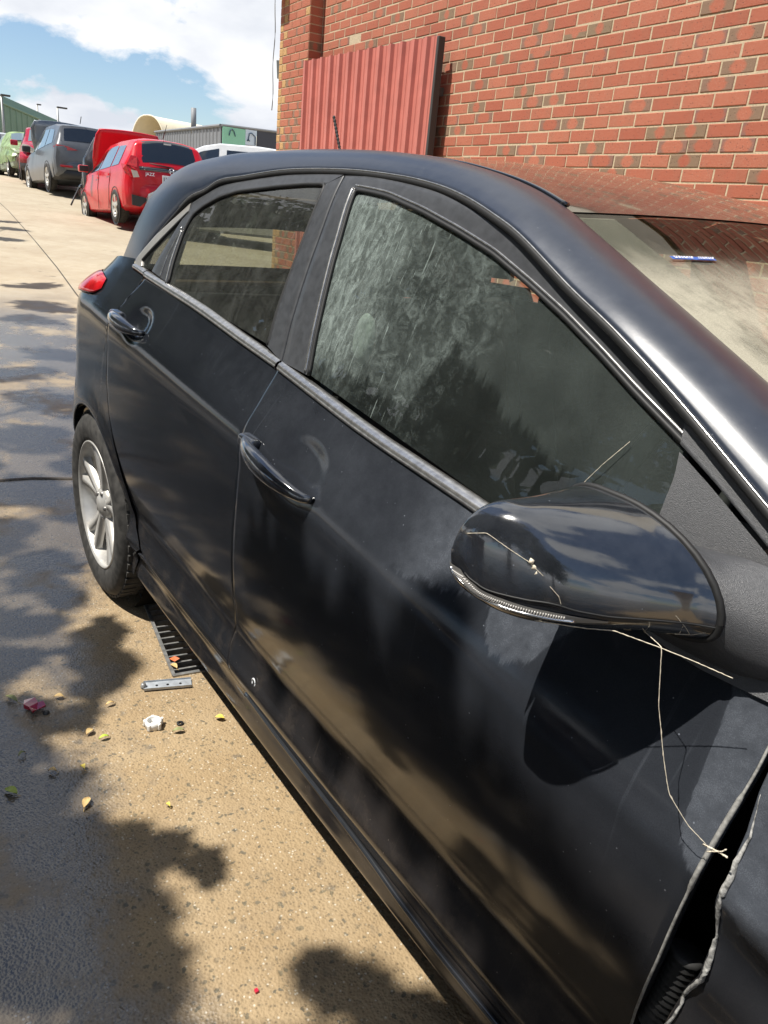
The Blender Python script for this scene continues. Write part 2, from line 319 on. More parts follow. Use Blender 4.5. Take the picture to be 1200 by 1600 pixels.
def ground_mat():
    m, t, p = new('yard_concrete')
    g = N(t, 'ShaderNodeNewGeometry'); P = g.outputs['Position']; s = N(t, 'ShaderNodeSeparateXYZ'); L(t, P, s.inputs[0]); X, Y, Z = s.outputs
    big = noise(t, P, 0.9, 6, 0.6); mid = noise(t, P, 6, 7, 0.65); fine = noise(t, P, 120, 4, 0.7)
    near = mapr(t, X, -9.0, -2.6, 0, 1, True)
    tan = mixc(t, near, (0.37, 0.31, 0.22), (0.305, 0.215, 0.115))
    tan = mixc(t, mapr(t, mid, 0.35, 0.7), tan, mixc(t, near, (0.42, 0.365, 0.275), (0.37, 0.275, 0.160)))
    tan = mixc(t, mapr(t, big, 0.42, 0.68, 0, 0.45), tan, (0.26, 0.20, 0.135))
    # aggregate: dark stones and pale grit
    PW = N(t, 'ShaderNodeVectorMath', operation='ADD'); nz = N(t, 'ShaderNodeTexNoise'); nz.inputs['Scale'].default_value = 70; nz.inputs['Detail'].default_value = 3; L(t, P, nz.inputs['Vector'])
    nzs = N(t, 'ShaderNodeVectorMath', operation='SCALE'); nzs.inputs['Scale'].default_value = 0.022; L(t, nz.outputs['Color'], nzs.inputs[0]); L(t, P, PW.inputs[0]); L(t, nzs.outputs[0], PW.inputs[1]); PW = PW.outputs[0]
    v1 = N(t, 'ShaderNodeTexVoronoi'); v1.inputs['Scale'].default_value = 75; L(t, PW, v1.inputs['Vector']); c1 = N(t, 'ShaderNodeSeparateColor'); L(t, v1.outputs['Color'], c1.inputs[0])
    st = math_(t, 'MULTIPLY', mapr(t, v1.outputs['Distance'], 0.30, 0.46, 1, 0), mapr(t, c1.outputs[0], 0.70, 0.9, 0, 0.9))
    v2 = N(t, 'ShaderNodeTexVoronoi'); v2.inputs['Scale'].default_value = 170; L(t, P, v2.inputs['Vector']); c2 = N(t, 'ShaderNodeSeparateColor'); L(t, v2.outputs['Color'], c2.inputs[0])
    gr = math_(t, 'MULTIPLY', mapr(t, v2.outputs['Distance'], 0.25, 0.5, 1, 0), mapr(t, c2.outputs[0], 0.90, 0.96, 0, 0.9))
    dk = math_(t, 'MULTIPLY', mapr(t, v2.outputs['Distance'], 0.30, 0.5, 1, 0), mapr(t, c2.outputs[1], 0.72, 0.76, 0, 1))
    v3 = N(t, 'ShaderNodeTexVoronoi'); v3.inputs['Scale'].default_value = 30; v3.inputs['Randomness'].default_value = 1; L(t, PW, v3.inputs['Vector']); c3 = N(t, 'ShaderNodeSeparateColor'); L(t, v3.outputs['Color'], c3.inputs[0])
    st3 = math_(t, 'MULTIPLY', mapr(t, v3.outputs['Distance'], 0.20, 0.40, 1, 0), mapr(t, c3.outputs[0], 0.86, 0.96, 0, 0.8))
    stone_col = mixc(t, c1.outputs[1], (0.09, 0.085, 0.065), (0.17, 0.14, 0.085))
    col = mixc(t, math_(t, 'MULTIPLY', st, near), tan, stone_col)
    col = mixc(t, math_(t, 'MULTIPLY', st3, math_(t, 'MULTIPLY', near, 0.7)), col, (0.10, 0.095, 0.08))
    col = mixc(t, math_(t, 'MULTIPLY', dk, math_(t, 'MULTIPLY', near, 0.6)), col, (0.13, 0.10, 0.06))
    col = mixc(t, math_(t, 'MULTIPLY', gr, math_(t, 'MULTIPLY', near, 0.9)), col, (0.58, 0.52, 0.41))
    # wet area: darker and shiny, with bluish sky sheen and shade put into colour
    wl = math_(t, 'ADD', Y, math_(t, 'MULTIPLY', math_(t, 'SUBTRACT', noise(t, P, 2.2, 6, 0.65), 0.5), 0.9))
    limx = fcurve(t, X, [(-16, 1.6), (-10, 0.9), (-7.2, 0.2), (-5, 0.05), (-3.8, -0.25), (-3.0, -0.62), (-2.6, -0.98), (-2.2, -1.02), (-1.9, -1.02), (-1.5, -1.06), (-1.2, -1.09), (-0.9, -1.18), (1, -1.5)], -16, 1)
    wd = math_(t, 'SUBTRACT', wl, limx)
    wet = mapr(t, wd, 0.10, -0.10, 0, 1, True)
    farfade = mapr(t, X, -9.5, -6.5, 0.0, 1.0, True)
    wet = math_(t, 'MULTIPLY', wet, farfade)
    wet = math_(t, 'MULTIPLY', wet, mapr(t, noise(t, P, 3.1, 5, 0.6), 0.30, 0.52, 0.35, 1, True))
    dark = N(t, 'ShaderNodeVectorMath', operation='MULTIPLY'); L(t, col, dark.inputs[0]); dark.inputs[1].default_value = (0.27, 0.30, 0.38)
    col = mixc(t, wet, col, dark.outputs[0])
    # oil spots and dirt
    oil = mapr(t, noise(t, P, 2.7, 7, 0.7), 0.60, 0.74, 0, 0.55, True)
    col = mixc(t, oil, col, (0.05, 0.045, 0.04))
    L(t, col, p.inputs['Base Color']); L(t, mapr(t, wet, 0, 1, 0.4, 1.0), p.inputs['Specular IOR Level'])
    L(t, math_(t, 'SUBTRACT', 0.85, math_(t, 'MULTIPLY', wet, 0.70)), p.inputs['Roughness'])
    h = math_(t, 'ADD', math_(t, 'MULTIPLY', fine, 0.5), math_(t, 'ADD', math_(t, 'MULTIPLY', v2.outputs['Distance'], 0.9), math_(t, 'MULTIPLY', v1.outputs['Distance'], 0.6)))
    b = N(t, 'ShaderNodeBump'); L(t, math_(t, 'SUBTRACT', 0.55, math_(t, 'MULTIPLY', wet, 0.36)), b.inputs['Strength']); b.inputs['Distance'].default_value = 0.004; L(t, h, b.inputs['Height']); L(t, b.outputs[0], p.inputs['Normal'])
    return m
M['ground'] = ground_mat()
M['steel'] = mat('galvanised_steel', (0.30, 0.30, 0.29), 0.45, metal=0.6, noise=0.35, nscale=60)
M['mortar'] = mat('pale_mortar', (0.54, 0.445, 0.30), 0.9, noise=0.2, nscale=90, bump=0.5, bscale=260)

def brick_mat():
    m, t, p = new('red_flashed_brick')
    oi = N(t, 'ShaderNodeObjectInfo'); g = N(t, 'ShaderNodeNewGeometry'); uv = N(t, 'ShaderNodeUVMap'); P = g.outputs['Position']
    rnd = math_(t, 'FRACT', math_(t, 'ADD', oi.outputs['Random'], g.outputs['Random Per Island']))
    r2 = math_(t, 'FRACT', math_(t, 'MULTIPLY', rnd, 17.13)); r3 = math_(t, 'FRACT', math_(t, 'MULTIPLY', rnd, 61.7))
    s = N(t, 'ShaderNodeSeparateXYZ'); L(t, uv.outputs[0], s.inputs[0]); sp = N(t, 'ShaderNodeSeparateXYZ'); L(t, P, sp.inputs[0])
    ux = math_(t, 'ABSOLUTE', math_(t, 'SUBTRACT', s.outputs[0], 0.5)); uy = math_(t, 'ABSOLUTE', math_(t, 'SUBTRACT', s.outputs[1], 0.5))
    d = math_(t, 'ADD', ux, math_(t, 'MULTIPLY', uy, math_(t, 'MULTIPLY', uy, 0.5)))
    n1 = noise(t, P, 55, 6, 0.65); n2 = noise(t, P, 260, 3, 0.7)
    d = math_(t, 'ADD', d, math_(t, 'MULTIPLY', math_(t, 'SUBTRACT', n1, 0.5), 0.22))
    red = mixc(t, r3, (0.365, 0.085, 0.045), (0.45, 0.135, 0.075)); red = mixc(t, mapr(t, n2, 0.4, 0.75, 0, 0.5), red, (0.50, 0.26, 0.17))
    ash = mixc(t, r2, (0.235, 0.165, 0.10), (0.25, 0.125, 0.10))
    # rows lower on the wall are flashed more strongly
    fl = mapr(t, sp.outputs[2], 2.9, 2.0, 0.09, 0.42)
    on = math_(t, 'LESS_THAN', rnd, fl)
    wid = mapr(t, r2, 0, 1, 0.13, 0.42)
    edge = math_(t, 'MULTIPLY', mapr(t, math_(t, 'SUBTRACT', d, wid), -0.04, 0.10, 0, 1, True), math_(t, 'ADD', math_(t, 'MULTIPLY', on, 0.85), 0.12))
    col = mixc(t, edge, red, ash)
    v = N(t, 'ShaderNodeTexVoronoi'); v.inputs['Scale'].default_value = 75; L(t, P, v.inputs['Vector']); vc = N(t, 'ShaderNodeSeparateColor'); L(t, v.outputs['Color'], vc.inputs[0])
    pit = math_(t, 'MULTIPLY', mapr(t, v.outputs['Distance'], 0.16, 0.32, 1, 0), mapr(t, vc.outputs[0], 0.80, 0.83, 0, 1))
    col = mixc(t, math_(t, 'MULTIPLY', pit, 0.75), col, (0.07, 0.035, 0.03))
    sal = math_(t, 'MULTIPLY', mapr(t, n2, 0.58, 0.68, 0, 0.45), mapr(t, r3, 0.4, 0.6))
    col = mixc(t, sal, col, (0.58, 0.42, 0.32))
    L(t, col, p.inputs['Base Color']); p.inputs['Roughness'].default_value = 0.82
    b = N(t, 'ShaderNodeBump'); b.inputs['Strength'].default_value = 0.5; b.inputs['Distance'].default_value = 0.003
    L(t, math_(t, 'SUBTRACT', math_(t, 'ADD', n1, n2), pit), b.inputs['Height']); L(t, b.outputs[0], p.inputs['Normal'])
    return m
M['brick'] = brick_mat()
M['pale_brick'] = mat('sandy_brick', (0.50, 0.30, 0.13), 0.85, noise=0.25, nscale=60)
M['panelred'] = mat('sun_faded_red_sheet', (0.55, 0.185, 0.15), 0.42, noise=0.10, nscale=6, spec=0.4)
M['darkpost'] = mat('dark_grey_post', (0.05, 0.048, 0.047), 0.6)
M['cream'] = mat('cream_fascia', (0.62, 0.56, 0.45), 0.6, noise=0.08, nscale=3)

# ------------------------------------------------------------------ ground
def gz(x):
    if x > -3: return 0.0
    if x > -32: return 0.044*(-3-x)
    return 0.044*29 + 0.018*(-32-x)
GA = Vector((-2.02, -0.818)); GU = Vector((-0.991, 0.134)); GV = Vector((0.134, 0.991)); GLEN, GWID = 0.98, 0.30
def gpt(a, b, z=0.0): p = GA + GU*a + GV*b; return (p.x, p.y, z)
def build_ground():
    bm = bmesh.new()
    def quad(x0, x1, y0, y1):
        vs = [bm.verts.new((x, y, gz(x))) for x, y in ((x0, y0), (x1, y0), (x1, y1), (x0, y1))]
        bm.faces.new(vs)
    quad(-3.0, 60, -400, -2.0); quad(-3.0, 60, 1.0, 400); quad(0.5, 60, -2.0, 1.0); 
    for a, b in ((-32, -3.0), (-110, -32), (-700, -110)): quad(a, b, -400, 400)
    outer = [bm.verts.new((x, y, 0)) for x, y in ((-3, -2), (0.5, -2), (0.5, 1), (-3, 1))]
    inner = [bm.verts.new(gpt(a, b)) for a, b in ((0, 0), (GLEN, 0), (GLEN, GWID), (0, GWID))]
    eds = [bm.edges.new((l[i], l[(i+1) % 4])) for l in (outer, inner) for i in range(4)]
    bmesh.ops.triangle_fill(bm, use_beauty=True, edges=eds)
    for i in range(4):                                     # pit walls
        a, b = inner[i], inner[(i+1) % 4]
        bm.faces.new((a, b, bm.verts.new((b.co.x, b.co.y, -0.16)), bm.verts.new((a.co.x, a.co.y, -0.16))))
    bm.faces.new([bm.verts.new(gpt(a, b, -0.16)) for a, b in ((0, 0), (GLEN, 0), (GLEN, GWID), (0, GWID))])
    bmesh.ops.recalc_face_normals(bm, faces=bm.faces)
    for f in bm.faces:
        if f.normal.z < -0.5: f.normal_flip()
    me = bpy.data.meshes.new('ground'); bm.to_mesh(me); bm.free(); me.materials.append(M['ground'])
    o = bpy.data.objects.new('ground', me); COL.objects.link(o); o['kind'] = 'structure'
build_ground()
# saw-cut joints in the concrete
jm = mat('joint_gap', (0.05, 0.043, 0.035), 0.9)
def joint(pts, w):
    mb = MB()
    rows = []
    for i, (x, y) in enumerate(pts):
        a = Vector(pts[max(i-1, 0)]); b = Vector(pts[min(i+1, len(pts)-1)]); n = (b-a).normalized(); n = Vector((-n.y, n.x))*w/2
        rows.append([(x-n.x, y-n.y, gz(x)+0.003), (x+n.x, y+n.y, gz(x)+0.003)])
    mb.grid(rows, flip=True); o = mb.build('ground_joint', jm); o['kind'] = 'structure'
joint([(-22.5, 1.93), (-18, 1.55), (-13.17, 1.06), (-10.5, 0.77), (-8.71, 0.55), (-7, 0.36), (-5.2, 0.14)], 0.014)
joint([(-3.80, -1.6), (-3.79, -1.2), (-3.78, -0.99), (-3.765, -0.85), (-3.714, -0.69), (-3.70, 0.2), (-3.72, 1.2)], 0.022)

# drain grate
gr = thing('drain_grate', 'galvanised steel drain grate set in the concrete beside the rear tyre', 'drain grate', gpt(0.5, 0.15))
def gl_(p): return (p[0]-gr.location.x, p[1]-gr.location.y, p[2]-gr.location.z)
def gbar(name, a0, b0, a1, b1, w, z0, z1, pr=gr, m=None):
    d = (Vector(gpt(a1, b1))-Vector(gpt(a0, b0))); ln = d.length; ang = math.atan2(d.y, d.x)
    c = (Vector(gpt(a0, b0))+Vector(gpt(a1, b1)))/2; mb = MB(); mb.box(gl_((c.x, c.y, (z0+z1)/2)), (ln, w, z1-z0), Matrix.Rotation(ang, 3, 'Z')); return mb.build(name, m or M['steel'], pr, False)
for b in (0.004, 0.128, 0.172, 0.296): gbar('rail', 0.0, b, GLEN, b, 0.010, -0.03, 0.006)
nb = 26
for i in range(nb):
    a = 0.03+(GLEN-0.05)*i/(nb-1)
    gbar('bar', a, 0.010, a, 0.122, 0.007, -0.028, 0.003); gbar('bar', a, 0.178, a, 0.290, 0.007, -0.028, 0.003)
gbar('end_plate', 0.001, 0.0, 0.001, 0.13, 0.012, -0.02, 0.005)

# ------------------------------------------------------------------ brick wall
WP = Vector((0.1157, 2.923, 0.0)); WD = Vector((-0.99818, 0.060266, 0)); WN = Vector((-0.0603, -0.9982, 0))  # along (to the left), outwards
def wpt(s, o, z): return WP + WD*s + WN*o + Vector((0, 0, z))
wall = thing('brick_wall', 'sunlit red brick wall with pale mortar behind the black car', 'brick wall', tuple(wpt(4, 0, 0)))
WR = Matrix(((WD.x, WN.x, 0), (WD.y, WN.y, 0), (0, 0, 1)))
def wl_(p): return Vector(p)-wall.location
WS0, WS1, WZ1 = -5.0, 10.03, 4.30
mb = MB()
mb.add([wl_(wpt(s, o, z)) for s in (WS0, WS1-0.006) for o in (-0.35, -0.0035) for z in (-0.3, WZ1)], [(0,1,3,2),(4,6,7,5),(0,4,5,1),(2,3,7,6),(0,2,6,4),(1,5,7,3)]); mb.build('mortar', M['mortar'], wall, False)
BL, BH, BD, PER, CRS, Z0 = 0.2345, 0.0745, 0.05, 0.246, 0.086, 2.710
def brick_verts(L_, H_, D_, c=0.003):
    x, z = L_/2, H_/2
    v = [(-x, 0-c, -z), (x, -c, -z), (x, -c, z), (-x, -c, z), (-x+c, 0, -z+c), (x-c, 0, -z+c), (x-c, 0, z-c), (-x+c, 0, z-c), (-x, -D_, -z), (x, -D_, -z), (x, -D_, z), (-x, -D_, z)]
    f = [(4, 5, 6, 7), (0, 1, 5, 4), (1, 2, 6, 5), (2, 3, 7, 6), (3, 0, 4, 7), (8, 9, 1, 0), (9, 10, 2, 1), (10, 11, 3, 2), (11, 8, 0, 3)]
    return v, f
def brick_uv(v, f, L_, H_): return [(v[i][0]/L_+0.5, v[i][2]/H_+0.5) for q in f for i in q]
bricks = []
for k in range(-18, 31):
    zc_ = Z0 - CRS*k - CRS/2 - 0.0
    ph = 3.3633 if k % 2 == 0 else 3.2409
    for j in range(-40, 40):
        sc0 = ph + PER*j + PER/2
        if sc0-BL/2 < WS0 or sc0+BL/2 > WS1-0.45 or zc_+BH/2 > WZ1 or zc_ < 0.0: continue
        bricks.append((sc0, zc_, BL))
camv = Vector(CAM_POS); fwd = -(cam.matrix_world.to_3x3().col[2]); Rinv = cam.matrix_world.to_3x3().transposed()
def inview(p):
    q = Rinv @ (Vector(p)-camv); z = -q.z
    if z < 0.1: return None
    return 600+FPX*q.x/z, 800-FPX*q.y/z, z
def vis_rank(b):
    q = inview(wpt(b[0], 0, b[1]))
    if q is None or not (-30 < q[0] < 1230 and -20 < q[1] < 345) or q[1] > 255+max(0, (q[0]-740))*0.18: return 1e9
    if 470 < q[0] < 690 and q[1] > 100-(q[0]-470)*0.2: return 1e9      # behind the leaning red panel
    return q[2]
bricks.sort(key=vis_rank)
bv, bf = brick_verts(BL, BH, BD)
proto = mk('brick', bv, bf, M['brick'], wall, False, brick_uv(bv, bf, BL, BH))
def setbrick(o, s, z):
    j = rng.normal(0, 1, 4)
    T = Matrix.Translation(wl_(wpt(s+j[0]*0.0012, j[1]*0.0012, z+j[2]*0.001))) @ WR.to_4x4() @ Matrix.Rotation(j[3]*0.004, 4, 'Y')
    o.matrix_local = T
NB = 298
for i, b in enumerate(bricks[:NB]):
    o = proto if i == 0 else proto.copy()
    if i: COL.objects.link(o)
    setbrick(o, b[0], b[1])
V = []; F = []; UV = []
def joined_brick(sv, sf, T, uv):
    b = len(V); V.extend([tuple(T @ Vector(p)) for p in sv]); F.extend([tuple(i+b for i in q) for q in sf]); UV.extend(uv)
uvs = brick_uv(bv, bf, BL, BH)
for b in bricks[NB:]:
    j = rng.normal(0, 1, 3); joined_brick(bv, bf, Matrix.Translation(wl_(wpt(b[0]+j[0]*0.0012, j[1]*0.0012, b[1]+j[2]*0.001))) @ WR.to_4x4(), uvs)
o = mk('brick', V, F, M['brick'], wall, False, UV); o['kind'] = 'stuff'
# end pier of the wall, its bricks one course at a time
V = []; F = []; UV = []; V2 = []; F2 = []
PS0, PS1, PO = 9.20, 10.03, 0.17
mb = MB(); mb.add([wl_(wpt(s, o_, z)) for s in (PS0+0.004, PS1-0.004) for o_ in (-0.005, PO-0.005) for z in (-0.3, WZ1)], [(0,1,3,2),(4,6,7,5),(0,4,5,1),(2,3,7,6),(0,2,6,4),(1,5,7,3)])
pier = mb.build('pier', M['mortar'], wall, False)
pale = MB()
for k in range(-18, 31):
    z = Z0-CRS*k-CRS/2
    if z < 0 or z+BH/2 > WZ1: continue
    cuts = [PS0, PS0+0.236, PS0+0.482, PS0+0.728, PS1] if k % 2 else [PS0, PS0+0.113, PS0+0.359, PS0+0.605, PS1-0.113, PS1]
    for a, b in zip(cuts[:-1], cuts[1:]):
        ln = b-a-0.010; sv, sf = brick_verts(ln, BH, BD)
        T = Matrix.Translation(wl_(wpt((a+b)/2, PO, z))) @ WR.to_4x4()
        if ln < 0.14 and rng.random() < 0.75: pale.add([T @ Vector(p) for p in sv], sf)
        else: joined_brick(sv, sf, T, brick_uv(sv, sf, ln, BH))
    sv, sf = brick_verts(PO-0.012, BH, BD)          # return face of the pier
    Rr = Matrix(((WN.x, -WD.x, 0), (WN.y, -WD.y, 0), (0, 0, 1))).to_4x4()
    T = Matrix.Translation(wl_(wpt(PS0, PO/2, z))) @ Rr; joined_brick(sv, sf, T, brick_uv(sv, sf, PO, BH))
o = mk('pier_brick', V, F, M['brick'], wall, False, UV); o['kind'] = 'stuff'; o.parent = pier
o = pale.build('pale_brick', M['pale_brick'], pier, False); o['kind'] = 'stuff'
mb = MB(); mb.add([wl_(wpt(s, o_, z)) for s in (WS0, WS1+0.15) for o_ in (-0.4, 0.03) for z in (WZ1, WZ1+1.1)], [(0,1,3,2),(4,6,7,5),(0,4,5,1),(2,3,7,6),(0,2,6,4),(1,5,7,3)]); mb.build('fascia', M['cream'], wall, False)
mb = MB(); mb.add([wl_(wpt(s, o_, z)) for s in (WS1-0.22, WS1+0.22) for o_ in (0.18, 0.34) for z in (3.64, 3.80)], [(0,1,3,2),(4,6,7,5),(0,4,5,1),(2,3,7,6),(0,2,6,4),(1,5,7,3)]); mb.build('gutter', mat('white_gutter', (0.75, 0.75, 0.74), 0.5), wall, False)
# floodlight and dangling cable at the wall end
fl = thing('floodlight', 'small grey floodlight fixed to the left end of the brick wall', 'floodlight', tuple(wpt(10.10, 0.12, 2.85)))
mb = MB(); mb.box((0, 0, 0), (0.08, 0.06, 0.20), Euler((0.15, 0.12, 0)).to_matrix()); bevel(mb.build('lamp_head', mat('floodlight_grey', (0.12, 0.13, 0.13), 0.5), fl, False))
mb = MB(); mb.tube([(0.0, 0.0, -0.08), (0.04, 0.0, -0.11), (0.09, 0.0, -0.10)], 0.012, 6); mb.build('bracket', M['steel'], fl)
mb = MB(); mb.tube([wpt(10.25+0.02*math.sin(i*0.9), 0.15, 3.75-1.35*i/14)+Vector((0, 0, 0)) for i in range(15)], 0.006, 5)
tag(mb.build('cable', mat('grey_cable', (0.25, 0.25, 0.26), 0.7)), 'thin grey cable dangling from the gutter past the wall end', 'cable')

# corrugated red panel standing off the wall
pan = thing('corrugated_panel', 'faded red corrugated metal panel with dark post in front of the brick wall', 'metal panel', tuple(wpt(7.9, 0.16, 0)))
PX0, PX1, PZ0, PZ1 = 6.57, 9.19, 0.25, 2.815
rows = []; nr = 13; xs = []
per = (PX1-PX0)/nr
prof = []
for i in range(nr):
    a = PX0+per*i
    prof += [(a, 0.0), (a+per*0.30, 0.0), (a+per*0.33, 0.006), (a+per*0.42, 0.006), (a+per*0.45, 0.0), (a+per*0.62, 0.0), (a+per*0.70, 0.034), (a+per*0.90, 0.034)]
prof.append((PX1, 0.0))
def pano(s): return 0.125+(s-PX0)/(PX1-PX0)*0.075
def pl_(p): return Vector(p)-pan.location
def ptop(s): return PZ1+(s-PX0)/(PX1-PX0)*0.03
P = [[pl_(wpt(s, pano(s)+h, z)) for z in (PZ0, ptop(s)*0.5, ptop(s))] for s, h in prof]
m_ = MB(); m_.grid(P, flip=False); o = m_.build('corrugated_sheet', M['panelred'], pan, False); so = o.modifiers.new('thickness', 'SOLIDIFY'); so.thickness = 0.002
mb = MB(); mb.add([pl_(wpt(s, o_, z)) for s in (PX0-0.040, PX0-0.003) for o_ in (0.085, 0.155) for z in (0.0, PZ1-0.01)], [(0,1,3,2),(4,6,7,5),(0,4,5,1),(2,3,7,6),(0,2,6,4),(1,5,7,3)]); bevel(mb.build('post', M['darkpost'], pan, False), 0.006)
mb = MB(); mb.add([pl_(wpt(s, o_, z)) for s in (PX0, PX1) for o_ in (0.02, 0.09) for z in (2.35, 2.42)], [(0,1,3,2),(4,6,7,5),(0,4,5,1),(2,3,7,6),(0,2,6,4),(1,5,7,3)]); mb.build('rail', M['darkpost'], pan, False)

# ------------------------------------------------------------------ the black hatchback (x forward, front axle at 0; right side is y < 0)
def interp(x, xs, ys):
    xs = np.asarray(xs, float); ys = np.asarray(ys, float)
    x = np.clip(x, xs[0], xs[-1]); i = np.clip(np.searchsorted(xs, x)-1, 0, len(xs)-2)
    m = np.gradient(ys, xs); h = xs[i+1]-xs[i]; t = (x-xs[i])/h
    return (2*t**3-3*t**2+1)*ys[i]+(t**3-2*t**2+t)*h*m[i]+(-2*t**3+3*t**2)*ys[i+1]+(t**3-t**2)*h*m[i+1]
SZ = [.10,.15,.185,.20,.235,.27,.285,.325,.36,.41,.46,.52,.60,.72,.80,.855,.87,.93,1.0,1.1,1.24,1.377,1.5]
SW = [.72,.78,.822,.834,.838,.836,.839,.853,.843,.832,.842,.857,.869,.872,.869,.864,.858,.822,.782,.745,.687,.621,.52]
PXx = [-3.5,-2.8,-2.4,-1.9,-1.4,-.9,-.4,0,.4,.7,.9]; PWw = [-.02,-.012,-.003,0,.003,0,-.006,-.015,-.04,-.09,-.16]
CX = [-3,-2.6,-2.24,-1.82,-1.5,-1.19,-.85,-.63,-.4,.2]; CZ = [.985,.972,.946,.911,.890,.847,.808,.780,.755,.70]
BX = [-3,-2.53,-2.03,-1.5,-1.2,-.89,-.5,.2]; BZ = [1.105,1.086,1.051,1.005,.975,.951,.925,.89]
OZ = [.15,.2,.42,.59,.72,.88,.99,1.07,1.18,1.28,1.4]; OX = [-2.97,-2.97,-3.0,-2.86,-2.77,-2.74,-2.72,-2.64,-2.52,-2.44,-2.36]
def Yw(x, z):
    zc = np.interp(x, CX, CZ); zb = np.interp(x, BX, BZ)
    zz = np.interp(z, [.1, .5, zc, zb, 1.377, 1.5], [.1, .5, .862, 1.0, 1.377, 1.5])
    d = max(0.0, float(np.interp(z, OZ, OX)) - x)
    return float(interp(zz, SZ, SW)+interp(x, PXx, PWw)-1.5*d*d)
def resamp(pl, n, smooth=0):
    p = np.array(pl, float); d = np.r_[0, np.cumsum(np.linalg.norm(np.diff(p, axis=0), axis=1))]
    t = np.linspace(0, d[-1], n); q = np.stack([np.interp(t, d, p[:, k]) for k in range(p.shape[1])], 1)
    for _ in range(smooth): q[1:-1] = 0.25*q[:-2]+0.5*q[1:-1]+0.25*q[2:]
    return q
def coons(Lc, Rc, Bc, Tc, nu, nv, sm=4):
    l, r = resamp(Lc, nv, sm), resamp(Rc, nv, sm); b, t = resamp(Bc, nu, sm), resamp(Tc, nu, sm)
    b = b + np.linspace(0, 1, nu)[:, None]*(r[0]-b[-1]) + (1-np.linspace(0, 1, nu))[:, None]*(l[0]-b[0])
    t = t + np.linspace(0, 1, nu)[:, None]*(r[-1]-t[-1]) + (1-np.linspace(0, 1, nu))[:, None]*(l[-1]-t[0])
    u = np.linspace(0, 1, nu)[:, None, None]; v = np.linspace(0, 1, nv)[None, :, None]
    A = (1-v)*b[:, None]+v*t[:, None]; B = (1-u)*l[None]+u*r[None]
    Cc = (1-u)*(1-v)*l[0]+u*(1-v)*r[0]+(1-u)*v*l[-1]+u*v*r[-1]
    return A+B-Cc
def loop_flange(G, depth=0.018, rnd=0.004):
    """G: nu x nv x 3 grid of points with the outer side at larger |y|; returns rounded-edge rings folded inwards"""
    nu, nv = len(G), len(G[0])
    idx = [(i, 0) for i in range(nu)]+[(nu-1, j) for j in range(1, nv)]+[(i, nv-1) for i in range(nu-2, -1, -1)]+[(0, j) for j in range(nv-2, 0, -1)]
    return idx
def skin(name, G, m, parent, side=-1, off=0.0, flange=0.018, disp=None, rnd=0.0025):
    """panel over the side surface from an (x,z) grid; its rim is rounded and folded inwards so that gaps read as gaps"""
    nu, nv = G.shape[:2]; P = np.zeros((nu, nv, 3))
    for i in range(nu):
        for j in range(nv):
            x, z = G[i, j]; w = Yw(x, z)+off
            if disp: w += disp(x, z)
            P[i, j] = (x, side*w, z)
    v = [tuple(p) for p in P.reshape(-1, 3)]; f = []
    for i in range(nu-1):
        for j in range(nv-1): f.append((i*nv+j, i*nv+j+1, (i+1)*nv+j+1, (i+1)*nv+j))
    idx = loop_flange(P); c = P.reshape(-1, 3).mean(0)
    r1 = []; r2 = []
    for (i, j) in idx:
        p = P[i, j]; ii = min(max(i, 1), nu-2); jj = min(max(j, 1), nv-2); o = p-P[ii, jj]
        o[1] = 0; o = o/(np.linalg.norm(o)+1e-9)
        q1 = p+o*rnd*0.7; q1[1] -= side*rnd*0.5; q2 = p+o*rnd; q2[1] -= side*rnd*1.6; q3 = p+o*rnd; q3[1] -= side*flange
        r1.append((tuple(q1), tuple(q2), tuple(q3)))
    b = len(v); n = len(idx)
    for a in r1: v += list(a)
    for k in range(n):
        k2 = (k+1) % n; a0 = idx[k][0]*nv+idx[k][1]; a1 = idx[k2][0]*nv+idx[k2][1]
        f.append((a0, a1, b+3*k2, b+3*k))
        for q in (0, 1): f.append((b+3*k+q, b+3*k2+q, b+3*k2+q+1, b+3*k+q+1))
    bm = bmesh.new(); me = bpy.data.meshes.new(name)
    bvs = [bm.verts.new(p) for p in v]
    for q in f:
        try: bm.faces.new([bvs[i] for i in q])
        except ValueError: pass
    bmesh.ops.recalc_face_normals(bm, faces=bm.faces)
    # outward = away from the car centre plane
    bm.faces.ensure_lookup_table()
    if bm.faces[0].normal.y*side < 0: bmesh.ops.reverse_faces(bm, faces=bm.faces)
    for q in bm.faces: q.smooth = True
    bm.to_mesh(me); bm.free(); me.materials.append(m)
    o = bpy.data.objects.new(name, me); COL.objects.link(o)
    if parent: o.parent = parent
    return o
def ribbon(name, A, B, n, m, parent, side=-1, off=0.002, offb=None, smooth=1, depth=0.012, seg=5, crown=0.0):
    """strip between two (x,z) polylines on the side surface"""
    a, b = resamp(A, n, smooth), resamp(B, n, smooth); G = []
    for i in range(n):
        r = []
        pa, pb = a[i], b[i]
        for k in range(seg+1):
            t = k/seg; x, z = pa*(1-t)+pb*t; o = off+((offb if offb is not None else off)-off)*t+crown*4*t*(1-t)
            r.append((x, side*(Yw(x, z)+o), z))
        first = (r[0][0], r[0][1]-side*depth, r[0][2]); last = (r[-1][0], r[-1][1]-side*depth, r[-1][2])
        r1 = [first, (r[0][0], r[0][1]-side*0.002, r[0][2])]; r2 = [(r[-1][0], r[-1][1]-side*0.002, r[-1][2]), last]
        d = (pb-pa)/max(1e-6, np.linalg.norm(pb-pa))*0.0018
        r[0] = (r[0][0]+d[0], r[0][1], r[0][2]+d[1]); r[-1] = (r[-1][0]-d[0], r[-1][1], r[-1][2]-d[1])
        G.append(r1+r+r2)
    mb = MB(); mb.grid(G)
    o = mb.build(name, m, parent)
    return fixn(o, side)
